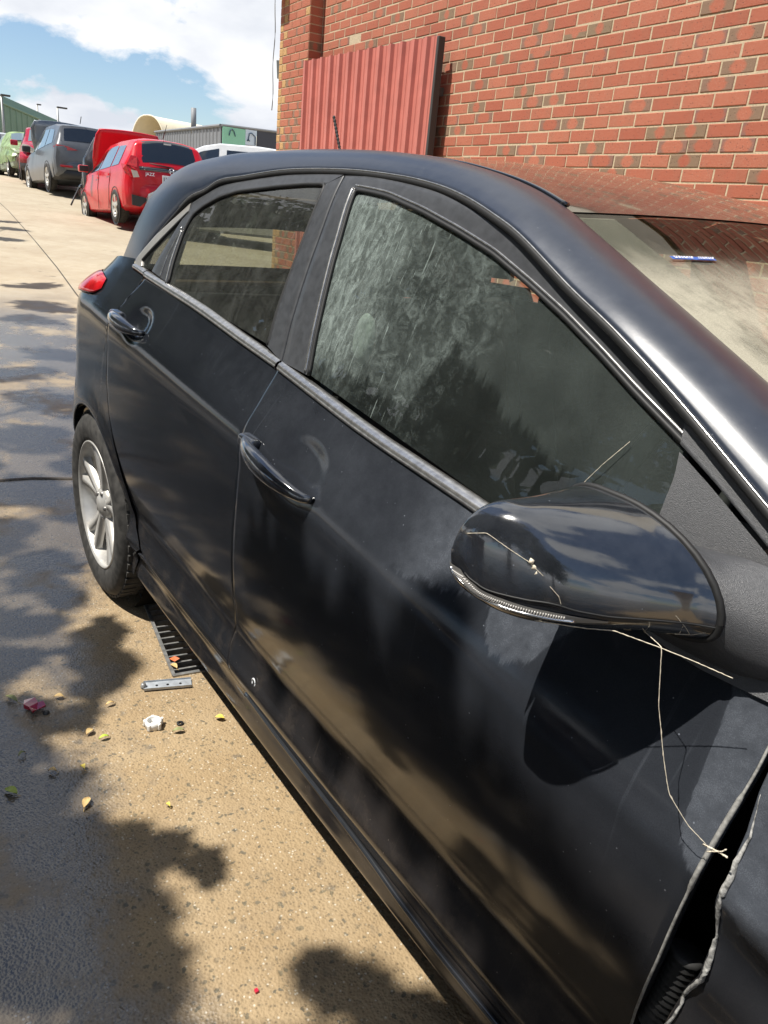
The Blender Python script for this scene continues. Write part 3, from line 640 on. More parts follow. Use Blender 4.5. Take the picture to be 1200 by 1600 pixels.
def fixn(o, side):
    bm = bmesh.new(); bm.from_mesh(o.data); bmesh.ops.recalc_face_normals(bm, faces=bm.faces)
    s = sum(f.normal.y*f.calc_area() for f in bm.faces)
    if s*side < 0: bmesh.ops.reverse_faces(bm, faces=bm.faces)
    for q in bm.faces: q.smooth = True
    bm.to_mesh(o.data); bm.free(); return o
def fill_patch(name, poly, m, parent, side=-1, off=0.0, n=26, crown=0.0):
    """a four-chain (x,z) region as a plain surface"""
    G = coons(*poly, n, n, 1); P = [[(x, side*(Yw(x, z)+off+crown*(16*i*(n-1-i)*j*(n-1-j)/(n-1)**4)**.5), z) for j, (x, z) in enumerate(r)] for i, r in enumerate(G)]
    mb = MB(); mb.grid(P); return fixn(mb.build(name, m, parent), side)

car = thing('black_hatchback', 'dusty black hatchback parked in front, only its right side in view', 'car')

bcut = [(-1.540,.315),(-1.558,.345),(-1.568,.375),(-1.555,.42),(-1.530,.48),(-1.508,.57),(-1.494,.66),(-1.486,.75),(-1.482,.83),(-1.488,.88),(-1.497,.93),(-1.505,.98),(-1.506,1.012)]
rcut = [(-1.83,.318),(-1.98,.320),(-2.10,.326),(-2.19,.340),(-2.255,.375),(-2.290,.43),(-2.305,.50),(-2.335,.56),(-2.375,.63),(-2.400,.70),(-2.408,.78),(-2.402,.86),(-2.400,.93),(-2.405,.985),(-2.385,1.03),(-2.345,1.082)]
dfront = [(-.475,.275),(-.465,.36),(-.455,.46),(-.442,.548),(-.434,.612),(-.431,.656),(-.428,.694),(-.424,.747),(-.423,.80),(-.422,.85),(-.424,.885),(-.428,.905)]
belt = [(-2.345,1.082),(-1.99,1.0555),(-1.75,1.032),(-1.506,1.008)]
beltf = [(-1.506,1.008),(-1.21,.9705),(-1.01,.9505),(-.91,.9415),(-.72,.927),(-.55,.916),(-.428,.908)]
g = 0.0016
def shift(pl, dx, dz=0): return [(x+dx, z+dz) for x, z in pl]
def cup(cx, cz, rx, rz, d, slope=-0.12):
    def f(x, z):
        q = ((x-cx)/rx)**2+((z-cz-slope*(x-cx))/rz)**2
        return -d*math.exp(-q*q*0.8) if q < 4 else 0.0
    return f
# front door: panel with window frame, glass, handle, mirror as its own parts
fdoor = skin('front_door', coons(shift(bcut, g), shift(dfront, -g), [(-1.538,.315),(-1.33,.285),(-1.06,.273),(-.77,.262),(-.475,.275)], beltf, 110, 90, 3), M['paint'], car, disp=cup(-1.285,.880,.075,.042,.014))
# rear door: its lower rear corner follows the wheel arch
rl = rcut[0:1]+[(-2.19,.340)]
rdoor = skin('rear_door', coons(shift(rcut[3:], g), shift(bcut, -g), [(-2.19,.340),(-2.10,.326),(-1.98,.320),(-1.83,.318),(-1.68,.317),(-1.542,.315)], belt, 100, 90, 3), M['paint'], car, disp=cup(-2.215,.981,.062,.032,.017))
# sill
sill = skin('door_sill', coons([(-2.298,.205),(-2.236,.310)], [(-.25,.19),(-.25,.268)], [(-2.298,.205),(-2.1,.195),(-1.9,.192),(-1.3,.187),(-.25,.187)], [(-2.236,.312),(-2.19,.330),(-2.10,.318),(-1.83,.310),(-1.538,.306),(-1.33,.276),(-1.06,.264),(-.77,.253),(-.25,.262)], 90, 14, 1), M['paint'], car, off=-.0015, flange=.05)
def sidetube(name, pl, r, m, parent, off=0.0, n=60, side=-1, sm=2, seg=8):
    q = resamp(pl, n, sm); mb = MB(); mb.tube([(x, side*(Yw(x, z)+off), z) for x, z in q], r, seg); return mb.build(name, m, parent)
sidetube('sill_bead', [(-1.47,.292),(-1.33,.278),(-1.19,.2705),(-1.06,.266),(-.96,.260),(-.89,.252),(-.77,.246),(-.60,.248),(-.3,.25)], .0062, mat('wet_black_bead', (0.02, 0.021, 0.023), 0.18, coat=1.0), sill, off=.0005)

# quarter panel and rear bumper around the wheel arch
WC = (-2.64, .316)
AR = .338
def quarter():
    outer = [(-2.302,.205),(-2.240,.312),(-2.198,.336),(-2.225,.352),(-2.262,.379),(-2.294,.43),(-2.309,.50),(-2.339,.56),(-2.379,.63),(-2.404,.70),(-2.412,.78),(-2.406,.86),(-2.404,.93),(-2.409,.985),(-2.389,1.03),(-2.349,1.086),(-2.465,1.096),(-2.478,1.125),(-2.62,1.12),(-2.80,1.10),(-2.97,1.05),(-3.05,.98),(-3.12,.88),(-3.20,.75),(-3.26,.6),(-3.30,.45),(-3.30,.32),(-3.25,.215),(-3.1,.19),(-2.98,.19)]
    o = resamp(outer, 150); a = np.unwrap(np.arctan2(o[:, 1]-WC[1], o[:, 0]-WC[0]))
    nr = 34; P = []
    for q, an in zip(o, a):
        inn = np.array([WC[0]+AR*math.cos(an), WC[1]+AR*math.sin(an)])
        if np.linalg.norm(q-np.array(WC)) < AR+.008: inn = np.array(WC)+(q-np.array(WC))/np.linalg.norm(q-np.array(WC))*(np.linalg.norm(q-np.array(WC))-.008)
        row = []
        for k in range(nr):
            t = (k/(nr-1))**1.4; p = inn*(1-t)+q*t; rr = np.linalg.norm(p-np.array(WC))
            flare = 0.010*math.exp(-((rr-AR)/0.045)**2)*(1 if q[1] > .33 else .3)
            row.append((p[0], -(Yw(p[0], p[1])+flare), p[1]))
        lip = [(inn[0], row[0][1]+0.03, inn[1]), (inn[0]+(q-inn)[0]*0.002, row[0][1]+0.003, inn[1])]
        P.append(lip+row)
    # split: bumper is the part behind the seam
    mbq, mbb = MB(), MB()
    for i in range(len(P)-1):
        c = P[i][len(P[i])//2]
        ang = math.degrees(math.atan2(c[2]-WC[1], c[0]-WC[0]))
        lower = (c[0] < WC[0] and c[2] < .70-(-2.62-c[0])*0.02) 
        (mbb if lower else mbq).grid([P[i], P[i+1]])
    for mb, nm in ((mbq, 'quarter_panel'), (mbb, 'rear_bumper')):
        ob = mb.build(nm, M['paint'], car); bm = bmesh.new(); bm.from_mesh(ob.data); bmesh.ops.remove_doubles(bm, verts=bm.verts, dist=1e-5); bm.to_mesh(ob.data); bm.free(); fixn(ob, -1)
quarter()
# tail light on the quarter corner
tl = [(-2.602,1.024),(-2.625,1.058),(-2.69,1.066),(-2.80,1.062),(-2.92,1.05),(-3.02,1.02),(-3.03,.985),(-2.93,.985),(-2.82,.992),(-2.72,1.000),(-2.64,1.006)]
fill_patch('tail_light', ([(-2.604,1.024),(-2.618,1.052)], [(-3.02,.985),(-3.03,1.03)], [(-2.604,1.024),(-2.64,1.004),(-2.72,.998),(-2.82,.99),(-3.02,.982)], [(-2.618,1.052),(-2.69,1.064),(-2.80,1.062),(-2.92,1.05),(-3.03,1.03)]), M['redlens'], car, off=.004, n=24, crown=.022)

# fender: crushed rear edge with a scraped, folded lip
fed = [(-.44,.30),(-.43,.40),(-.42,.48),(-.408,.548),(-.401,.604),(-.391,.636),(-.391,.67),(-.391,.69),(-.396,.71),(-.398,.727),(-.396,.763),(-.400,.781),(-.402,.798),(-.405,.811),(-.409,.834),(-.411,.87),(-.412,.905)]
def dentf(x, z):
    return -0.030*math.exp(-((x+.33)/.06)**2-((z-.63)/.09)**2)+0.006*math.sin(z*60+x*30)*math.exp(-((x+.36)/.05)**2)
fen = skin('front_fender', coons(fed, [(.35,.30),(.35,.88)], [(-.44,.30),(.35,.30)], [(-.412,.905),(.35,.86)], 50, 70, 0), M['paint'], car, disp=dentf)
q = resamp(fed[2:-2], 60, 0); pts = []; rr = []
for i, (x, z) in enumerate(q):
    pts.append((x+.002+.0012*math.sin(i*.5)+.0003*rng.normal(), -(Yw(x, z)+dentf(x, z)+.0005), z)); rr.append((.0014+.0016*abs(math.sin(i*.16+.5))+.0005*rng.random())*min(1, i/8+.15, (59-i)/14+.12))
mb = MB(); mb.tube(pts, rr, 9, flat=.7); mb.build('folded_lip', M['primer'], fen)
# bare bright edge of the door facing the gap
q = resamp(dfront[2:-1], 60, 1)
mb = MB(); mb.tube([(x+.001, -(Yw(x, z)-.001), z) for x, z in q], [.0016+.0012*(1 if abs(z-.77) < .05 else 0) for x, z in q], 7); mb.build('door_edge', mat('worn_door_edge', (0.22, 0.215, 0.20), 0.5, noise=0.4, nscale=200), fdoor)
# added black box stands for darkness behind the gap, with a ribbed wiring boot
mb = MB(); mb.box((-.40, -.77, .62), (.14, .02, .62)); mb.build('gap_dark_backing', M['void'], car, False)
mb = MB(); nrib = 26; mb.tube([(-.432+.006*i/nrib, -.832+.0005*i, .50+.11*i/nrib) for i in range(nrib+1)], [.020 if i % 2 else .0155 for i in range(nrib+1)], 14); mb.build('wiring_boot', mat('ribbed_rubber', (0.03, 0.03, 0.03), 0.5), car)

# glasshouse: door frames, seals, glass
bgap = [(-1.504,1.024),(-1.517,1.085),(-1.529,1.147),(-1.541,1.217),(-1.551,1.287),(-1.558,1.332),(-1.563,1.374)]
E1f = [(-1.563,1.374),(-1.469,1.375),(-1.377,1.368),(-1.254,1.356),(-1.163,1.34),(-1.078,1.318),(-.997,1.292),(-.92,1.26),(-.87,1.237),(-.767,1.196),(-.675,1.151),(-.640,1.1345)]
fgl = [(-1.399,1.019),(-1.43,1.12),(-1.464,1.226),(-1.484,1.30),(-1.497,1.349)]
fgt = [(-1.497,1.349),(-1.44,1.346),(-1.381,1.341),(-1.259,1.32),(-1.15,1.296),(-1.051,1.271),(-.958,1.239),(-.874,1.208),(-.795,1.175),(-.724,1.143),(-.672,1.121),(-.632,1.104)]
fgr = [(-.632,1.104),(-.626,1.07),(-.625,1.031),(-.617,.985),(-.600,.930)]
fgb = [(-1.399,1.012),(-1.127,.980),(-.921,.956),(-.75,.938),(-.600,.926)]
fframe = ribbon('window_frame', shift(bgap, .0022), fgl, 40, M['trim'], fdoor, off=.001, depth=.02)
fframe2 = ribbon('window_frame', E1f, fgt, 90, M['trim'], fdoor, off=.001, depth=.02)
def edge_seal(pl, off=-.001, r=.0042, par=None, m=None, n=70): return sidetube('glass_seal', pl, r, m or M['rubber'], par, off, n, seg=7)
edge_seal(fgl+fgt[1:], -.0015, .004, fdoor, n=120)
sidetube('glass_run', [(x-.011, z+.004) for x, z in fgl[:-1]]+[(-1.505,1.352)], .0034, M['satin'], fdoor, .0012, 60)
sidetube('glass_run', [(-1.50,1.357)]+[(x+.001, z+.0075) for x, z in fgt[1:]], .0022, M['satin'], fdoor, .0012, 90)
fill_patch('window_glass', (fgl, fgr[::-1], fgb, fgt), M['gfront'], fdoor, off=-.005, n=50)
E1r = [(-1.568,1.376),(-1.614,1.377),(-1.807,1.373),(-2.016,1.355),(-2.126,1.343),(-2.196,1.318),(-2.262,1.290)]
rgt = [(-1.617,1.356),(-1.70,1.354),(-1.821,1.346),(-2.011,1.329),(-2.10,1.312),(-2.17,1.288),(-2.215,1.262)]
rgl = [(-1.579,1.041),(-1.592,1.12),(-1.602,1.21),(-1.612,1.30),(-1.617,1.356)]
rgr = [(-2.181,1.092),(-2.205,1.16),(-2.222,1.22),(-2.215,1.262)]
rgb = [(-1.579,1.032),(-1.75,1.046),(-1.95,1.063),(-2.181,1.086)]
ribbon('window_frame', shift(bgap, -.0022), rgl, 40, M['trim'], rdoor, off=.001, depth=.02)
ribbon('window_frame', E1r, rgt, 60, M['trim'], rdoor, off=.001, depth=.02)
div_o = [(-2.318,1.108),(-2.30,1.16),(-2.278,1.225),(-2.256,1.286)]
ribbon('window_frame', div_o, rgr, 40, M['trim'], rdoor, off=.001, depth=.02)
sidetube('glass_run', [(-2.243,1.100),(-2.248,1.16),(-2.238,1.23)], .0025, M['satin'], rdoor, .002, 30)
sidetube('glass_run', [(-2.192,1.092),(-2.215,1.16),(-2.230,1.222)], .0028, M['satin'], rdoor, .002, 30)
edge_seal(rgl+rgt[1:]+rgr[::-1][1:], -.0015, .004, rdoor, n=120)
fill_patch('window_glass', (rgr, rgl, rgb[::-1], rgt[::-1]), M['grear'], rdoor, off=-.005, n=40)
# quarter window
qin = [(-2.405,1.112),(-2.418,1.127),(-2.36,1.176),(-2.30,1.226),(-2.247,1.270)]
qout = [(-2.462,1.100),(-2.468,1.128),(-2.40,1.196),(-2.318,1.254),(-2.262,1.294)]
ribbon('quarter_window_surround', qout, qin, 50, M['qtrim'], car, off=.002, depth=.015)
fill_patch('quarter_window', ([(-2.405,1.110),(-2.418,1.127)], [(-2.252,1.262),(-2.247,1.270)], [(-2.405,1.110),(-2.322,1.108),(-2.30,1.16),(-2.252,1.262)], qin[1:]), M['gdark'], car, off=-.003, n=16)
sidetube('quarter_glass_seal', qin[1:], .0045, M['rubber'], car, -.001, 30)
# body-coloured bright belt strips
def strip(name, T, B, par, n=60):
    return ribbon(name, T, B, n, M['satin'], par, off=.004, smooth=0, depth=.012, seg=6, crown=.004)
strip('belt_moulding', [(-1.500,1.0245),(-1.21,.9865),(-1.12,.9765),(-.921,.9585),(-.80,.947),(-.66,.934)], [(-1.500,1.0065),(-1.213,.9695),(-1.12,.9600),(-.915,.9420),(-.80,.930),(-.66,.918)], fdoor)
strip('belt_moulding', [(-2.352,1.1035),(-2.064,1.0825),(-1.913,1.069),(-1.700,1.045),(-1.508,1.0255)], [(-2.345,1.0875),(-1.994,1.0585),(-1.86,1.045),(-1.70,1.0275),(-1.511,1.0085)], rdoor)
strip('quarter_belt_moulding', [(-2.462,1.113),(-2.41,1.110),(-2.356,1.105)], [(-2.457,1.100),(-2.41,1.096),(-2.350,1.090)], car, 16)
# satin sill line under the strip
# sail panel at the mirror and grained trim on the pillar
sail_b = [(-.606,.915),(-.56,.908),(-.512,.905),(-.45,.908),(-.385,.912)]
fill_patch('mirror_sail', ([(-.606,.915),(-.617,.985),(-.625,1.031),(-.626,1.07),(-.633,1.098)], [(-.385,.912),(-.385,.94),(-.385,.968)], sail_b, [(-.633,1.1035),(-.58,1.0785),(-.504,1.0395),(-.44,1.0035),(-.385,.971)]), M['grain'], fdoor, off=.006, n=30)
ribbon('pillar_trim', [(-.645,1.136),(-.598,1.1115),(-.559,1.0915),(-.521,1.0715),(-.44,1.028),(-.37,.992)], [(-.636,1.104),(-.58,1.078),(-.504,1.039),(-.44,1.003),(-.38,.968)], 30, M['grain'], fdoor, off=.005, depth=.012)

# roof rail: A pillar, cant rail and C pillar as one body-coloured member
ST = [  # E1 (x,w,z), E2 (x,w,z), bulge, N
 ((-.36,.772,.995),(-.25,.66,1.00),.035,(.25,-.7,.65)),
 ((-.521,.747,1.077),(-.44,.632,1.085),.036,(.25,-.7,.65)),
 ((-.650,.727,1.144),(-.60,.603,1.158),.036,(.25,-.65,.7)),
 ((-.767,.711,1.200),(-.735,.580,1.215),.036,(.2,-.6,.75)),
 ((-.870,.694,1.241),(-.85,.561,1.262),.034,(.15,-.6,.78)),
 ((-.997,.672,1.296),(-.985,.540,1.318),.031,(.1,-.6,.8)),
 ((-1.078,.659,1.322),(-1.06,.528,1.348),.030,(.05,-.6,.8)),
 ((-1.163,.646,1.344),(-1.15,.515,1.374),.028,(0,-.6,.8)),
 ((-1.254,.636,1.360),(-1.25,.508,1.394),.026,(0,-.6,.8)),
 ((-1.377,.628,1.372),(-1.38,.504,1.412),.024,(0,-.62,.78)),
 ((-1.563,.623,1.380),(-1.57,.502,1.425),.023,(0,-.62,.78)),
 ((-1.807,.625,1.377),(-1.82,.502,1.432),.023,(0,-.62,.78)),
 ((-2.016,.637,1.359),(-2.06,.502,1.431),.027,(0,-.65,.75)),
 ((-2.126,.648,1.347),(-2.24,.502,1.427),.032,(-.05,-.7,.7)),
 ((-2.196,.660,1.322),(-2.42,.504,1.416),.040,(-.1,-.75,.6)),
 ((-2.266,.675,1.300),(-2.58,.508,1.400),.046,(-.2,-.78,.5)),
 ((-2.330,.692,1.257),(-2.72,.515,1.372),.050,(-.3,-.8,.4)),
 ((-2.400,.710,1.206),(-2.84,.525,1.325),.050,(-.35,-.85,.3)),
 ((-2.462,.724,1.158),(-2.93,.545,1.25),.046,(-.4,-.88,.2)),
 ((-2.478,.735,1.122),(-3.00,.575,1.16),.040,(-.4,-.9,.1)),
 ((-2.482,.738,1.110),(-3.05,.60,1.08),.036,(-.4,-.9,.1)),
]
def rail(side):
    ks = np.arange(len(ST)); A = np.array([s[0] for s in ST]); B = np.array([s[1] for s in ST]); bl = np.array([s[2] for s in ST]); Nn = np.array([s[3] for s in ST])
    uu = np.linspace(0, len(ST)-1, 150); G = []
    I = lambda arr: np.stack([interp(uu, ks, arr[:, k]) for k in range(arr.shape[1])], 1)
    a, b, nn = I(A), I(B), I(Nn); bb = interp(uu, ks, bl)*np.interp(uu, [0, 6, 10], [.70, .75, 1.0])
    for i in range(len(uu)):
        n_ = nn[i]/np.linalg.norm(nn[i]); n3 = np.array([n_[0], -n_[1], n_[2]])
        row = []
        pa, pb = a[i], b[i]; mid = (pa+pb)/2+n3*bb[i]*2.0
        # narrow channel on the door side
        row.append((pa[0], pa[1]-.022, pa[2]-.004)); row.append((pa[0], pa[1]-.002, pa[2]+.002))
        for k in range(15):
            t = k/14; p = (1-t)**2*pa+2*t*(1-t)*mid+t*t*pb; p = p+np.array([0, 0, .004])*(1-t); row.append(tuple(p))
        row.append((pb[0], pb[1]-.004, pb[2]-.012))
        G.append([(x, side*w, z) for x, w, z in row])
    mb = MB(); mb.grid(G); return mb.build('roof_rail', M['rail'], car), a, b
rl_, RA, RB = rail(-1); fixn(rl_, -1)
rl2, _, _ = rail(1); fixn(rl2, 1)
# door seal in the channel under the rail
mb = MB(); mb.tube([(p[0], -(p[1]-.003), p[2]-.0005) for p in RA], .0065, 8); mb.build('door_seal', M['rubber'], car)
mb = MB(); mb.tube([(p[0], -(p[1]+.0005), p[2]+.0055) for p in RA[:118]], .0016, 6); mb.build('rail_lip', M['satin'], car)
# roof panel, drip moulding, windscreen
sel = [i for i in range(len(RB)) if -2.98 < RB[i][0] < -1.045]
ys = np.linspace(-1, 1, 31); G = []
for i in sel:
    x, w, z = RB[i]; G.append([])
    front = max(0.0, min(1.0, (x+1.30)/.25))
    for t in ys:
        bow = .085*(1-t*t)*front**2
        G[-1].append((x+bow, t*(w-.010), z-.004+.030*(1-t*t)-.16*bow*1.0))
roof = fixn_obj = MB().grid(G).build('roof', M['roof'], car)
def fixz(o):
    bm = bmesh.new(); bm.from_mesh(o.data); bmesh.ops.recalc_face_normals(bm, faces=bm.faces)
    if sum(f.normal.z*f.calc_area() for f in bm.faces) < 0: bmesh.ops.reverse_faces(bm, faces=bm.faces)
    for q in bm.faces: q.smooth = True
    bm.to_mesh(o.data); bm.free(); return o
fixz(roof)
for sd_ in (-1, 1):
    mb = MB(); mb.tube([(RB[i][0], sd_*(RB[i][1]-.006), RB[i][2]+.0015) for i in sel[1:]], .0065, 8, flat=.6); mb.build('drip_moulding', M['frit'], roof)
# windscreen from roof edge to cowl
top = [(p[0]+.006, p[1], p[2]-.004) for p in G[0]] if G[0][15][0] > G[-1][15][0] else [(p[0]+.006, p[1], p[2]-.004) for p in G[-1]]
wsl = []
wside = [RB[i] for i in range(len(RB)) if RB[i][0] >= -1.06][::-1]
wside = resamp([(p[0], p[1], p[2]) for p in wside]+[(-.12,.70,.945)], 30)
for k, p in enumerate(wside):
    t = k/(len(wside)-1); row = []
    for j, tt in enumerate(ys):
        bow = (.085+.05*t)*(1-tt*tt)
        row.append((p[0]+bow+.004, tt*(p[1]-.008), p[2]-.0065+.030*(1-tt*tt)-.16*bow))
    wsl.append(row)
ws = fixz(MB().grid(wsl).build('windscreen', M['gscreen'], car))
edge = [[tuple(Vector(r[j])+Vector((0, 0, -.004))) for j in (0, 1, 2)] for r in wsl]
fixz(MB().grid(edge).build('glass_border', M['frit'], ws)); 
fixz(MB().grid([[tuple(Vector(r[j])+Vector((0, 0, -.004))) for j in (28, 29, 30)] for r in wsl]).build('glass_border', M['frit'], ws))
# tailgate, spoiler, remaining closure
mk_row = lambda x, w, z, bow, n=15: [(x-bow*(1-t*t), t*w, z) for t in np.linspace(-1, 1, n)]
MB().grid([mk_row(-3.06, .62, 1.06, .10), mk_row(-3.10, .66, 1.03, .11), mk_row(-3.16, .70, .95, .13), mk_row(-3.2, .72, .8, .14), mk_row(-3.2, .72, .5, .14), mk_row(-3.18, .70, .25, .13)]).build('tailgate', M['roof'], car)
MB().grid([mk_row(-2.90, .50, 1.345, .06), mk_row(-2.98, .545, 1.20, .08), mk_row(-3.06, .60, 1.06, .10)]).build('rear_window', glass('tailgate_glass', (.90, .92, .84), (.34, .33, .27), dens=.05), car)
Gs = []
for t in np.linspace(-1, 1, 25):
    e_ = abs(t)**6; y = t*.40; x1 = -3.13+.06*t*t+.05*e_
    dz_ = .030*(1-t*t)-.030*e_; Gs.append([(-2.70, y, 1.385+dz_), (-2.90, y, 1.378+dz_), (x1+.05, y, 1.352+dz_), (x1, y, 1.338+dz_), (x1+.02, y, 1.322+dz_), (-2.9, y, 1.315+dz_*.5)])
spo = MB().grid(Gs); spo.f.append(tuple(range(6))); b_ = 24*6; spo.f.append(tuple(b_+k for k in range(6))[::-1]); fixz(spo.build('spoiler', M['roof'], car))
mb = MB(); hel = []
base_ = Vector((-2.62, 0.0, 1.452)); tip = Vector((-2.70, .0, 1.605))
mb.tube([base_+(tip-base_)*k/40 for k in range(41)], [.0042+.0016*(1 if k % 3 == 0 else 0) if k > 2 else .009 for k in range(41)], 8)
mb.build('aerial', M['rubber'], car)

# far side of the car, seen through the glass
skin('front_door', coons(bcut, dfront, [(-1.538,.315),(-1.06,.273),(-.475,.275)], beltf, 24, 20, 1), M['paint'], car, side=1)
skin('rear_door', coons(rcut[3:], bcut, [(-2.19,.340),(-1.83,.318),(-1.542,.315)], belt, 24, 20, 1), M['paint'], car, side=1)
ribbon('window_frame', bgap, fgl, 30, M['trim'], car, side=1, off=.001); ribbon('window_frame', E1f, fgt, 50, M['trim'], car, side=1, off=.001)
ribbon('window_frame', bgap, rgl, 30, M['trim'], car, side=1, off=.001); ribbon('window_frame', E1r, rgt, 40, M['trim'], car, side=1, off=.001); ribbon('window_frame', div_o, rgr, 20, M['trim'], car, side=1, off=.001)
fill_patch('window_glass', (fgl, fgr[::-1], fgb, fgt), M['gclear'], car, side=1, off=-.005, n=20)
fill_patch('window_glass', (rgr, rgl, rgb[::-1], rgt[::-1]), M['gclear'], car, side=1, off=-.005, n=20)
skin('quarter_panel', coons([(-3.05,.3),(-3.05,1.08)], [(-2.42,.34),(-2.42,1.09)], [(-3.05,.3),(-2.42,.34)], [(-3.05,1.08),(-2.42,1.09)], 20, 14, 0), M['paint'], car, side=1)
fill_patch('front_fender', ([(-.42,.3),(-.42,.9)], [(.35,.3),(.35,.86)], [(-.42,.3),(.35,.3)], [(-.42,.9),(.35,.86)]), M['paint'], car, side=1)
# bonnet and nose, out of view but closing the body
Gb = [[(x, t*w, z+.05*(1-t*t)) for t in np.linspace(-1, 1, 15)] for x, w, z in ((-.14,.70,.94),(.1,.74,.91),(.4,.72,.86),(.62,.68,.79),(.74,.62,.70),(.82,.6,.45),(.80,.6,.22))]
fixz(MB().grid(Gb).build('bonnet', M['paint'], car))
# interior
mb = MB(); mb.box((-1.45, 0, .25), (2.6, 1.60, .06)); mb.build('floor_pan', M['void'], car, False)
mb = MB(); mb.grid([[(x, y, z) for y in np.linspace(-.72, .72, 9)] for x, z in ((-.15,.90),(-.40,.955),(-.62,.945),(-.70,.88),(-.66,.60),(-.5,.35))]); mb.build('dashboard', M['dash'], car)
def rbox(name, c, d, m, par, R=None, bw=.03):
    mb = MB(); mb.box(c, d, R); return bevel(mb.build(name, m, par), bw, 4)
for y in (-.36, .36):
    rbox('seat_cushion', (-1.22, y, .50), (.52, .50, .18), M['seat'], car, bw=.05)
    rbox('seat_back', (-1.55, y, .83), (.14, .48, .62), M['seat'], car, Euler((0, -.32, 0)).to_matrix(), .05)
    rbox('headrest', (-1.70, y, 1.215), (.09, .26, .17), M['seat'], car, Euler((0, -.2, 0)).to_matrix(), .035)
rbox('rear_seat', (-2.30, 0, .77), (.16, 1.24, .56), M['seat'], car, Euler((0, -.3, 0)).to_matrix(), .05)
rbox('rear_seat', (-2.02, 0, .50), (.5, 1.24, .16), M['seat'], car, None, .05)
for y in (.42,): rbox('headrest', (-2.42, y, 1.12), (.09, .24, .10), M['seat'], car, None, .03)
mb = MB(); mb.tube([(-.86+.05*math.sin(a)*.9, -.36+.185*math.cos(a), .93+.175*math.sin(a)) for a in np.linspace(0, 2*math.pi, 40)], .016, 8); mb.build('steering_wheel', M['dash'], car)
# pale seat belt and guide on the pillar
mb = MB(); mb.grid([[(-1.52, -.655, 1.22), (-1.475, -.655, 1.22)], [(-1.50, -.69, 1.05), (-1.45, -.69, 1.05)], [(-1.47, -.70, .8), (-1.42, -.70, .8)]]); mb.build('seat_belt', mat('grey_webbing', (0.20, 0.22, 0.21), 0.8), car, False)
mb = MB(); mb.lathe([(.001, 0), (.03, -.002), (.045, .006), (.040, .014), (.001, .016)], (0, 0, 0), n=24)
o = mb.build('belt_guide', M['palecloth'], car); o.location = (-1.375, -.68, 1.088); o.scale = (.75, 1, 1.15); o.rotation_euler = (0, .3, 0)
for y in (-1, 1):
    mb = MB(); mb.tube([(-1.53, y*.66, .95), (-1.56, y*.60, 1.33)], .05, 8); mb.build('pillar_lining', M['dash'], car)
mb = MB(); mb.grid([[(x, y, z-.05) for y in np.linspace(-.5, .5, 5)] for x, z in ((-1.1,1.34),(-1.4,1.40),(-1.9,1.42),(-2.5,1.40))]); mb.build('headlining', mat('headlining', (.20, .19, .17), .9), car)
mb = MB(); mb.grid([[(x, y, z) for y in np.linspace(-.60, .60, 5)] for x, z in ((-2.45,.98),(-2.95,.98))]); mb.build('parcel_shelf', M['dash'], car)

mb = MB(); mb.box((-2.50, .80, .62), (1.2, .03, .84)); mb.build('boot_lining', M['dash'], car, False)
for y in (.80,): mb = MB(); mb.box((-1.1, y, .58), (1.7, .03, .70)); mb.build('door_lining', M['dash'], car, False)
# handles
def handle(pts, par, key=True):
    """pts: rear end, front end in (x,z)"""
    (x0, z0), (x1, z1) = pts; mb = MB(); R_ = []
    n = 26
    for i in range(n):
        t = i/(n-1); x = x0+(x1-x0)*t; z = z0+(z1-z0)*t+.004*math.sin(math.pi*t)
        o = .005+.034*math.sin(math.pi*min(1, max(0, t)))**.55
        hz = .0030+.0200*math.sin(math.pi*min(1, .06+.88*t))**.8*(1-.25*t); hy = .004+.0135*math.sin(math.pi*(.08+.84*t))
        c = Vector((x, -(Yw(x, z)+o), z)); ring = []
        for k in range(14):
            a = 2*math.pi*k/14; ring.append(c+Vector((0, -hy*math.cos(a), hz*math.sin(a))))
        R_.append(ring)
    mb.grid(R_, closed=True); mb.f.append(tuple(range(14))); mb.f.append(tuple((n-1)*14+k for k in range(14)))
    h = mb.build('handle', M['gloss'], par)
    bm = bmesh.new(); bm.from_mesh(h.data); bmesh.ops.recalc_face_normals(bm, faces=bm.faces); bm.to_mesh(h.data); bm.free()
    # escutcheon at the rear end
    rbox('handle_cap', (x0+.018, -(Yw(x0+.018, z0)+.010), z0-.002), (.050, .030, .026), M['gloss'], par, Euler((0, .12, .12)).to_matrix(), .009)
    if key:
        mb = MB(); mb.tube([(x0+.046, -(Yw(x0+.04, z0)+.033), z0-.012), (x0+.048, -(Yw(x0+.04, z0)+.039), z0+.006)], .0035, 8); mb.build('lock_ring', M['chrome'], par)
handle([(-1.455,.888),(-1.200,.853)], fdoor)
handle([(-2.370,.985),(-2.142,.969)], rdoor, False)

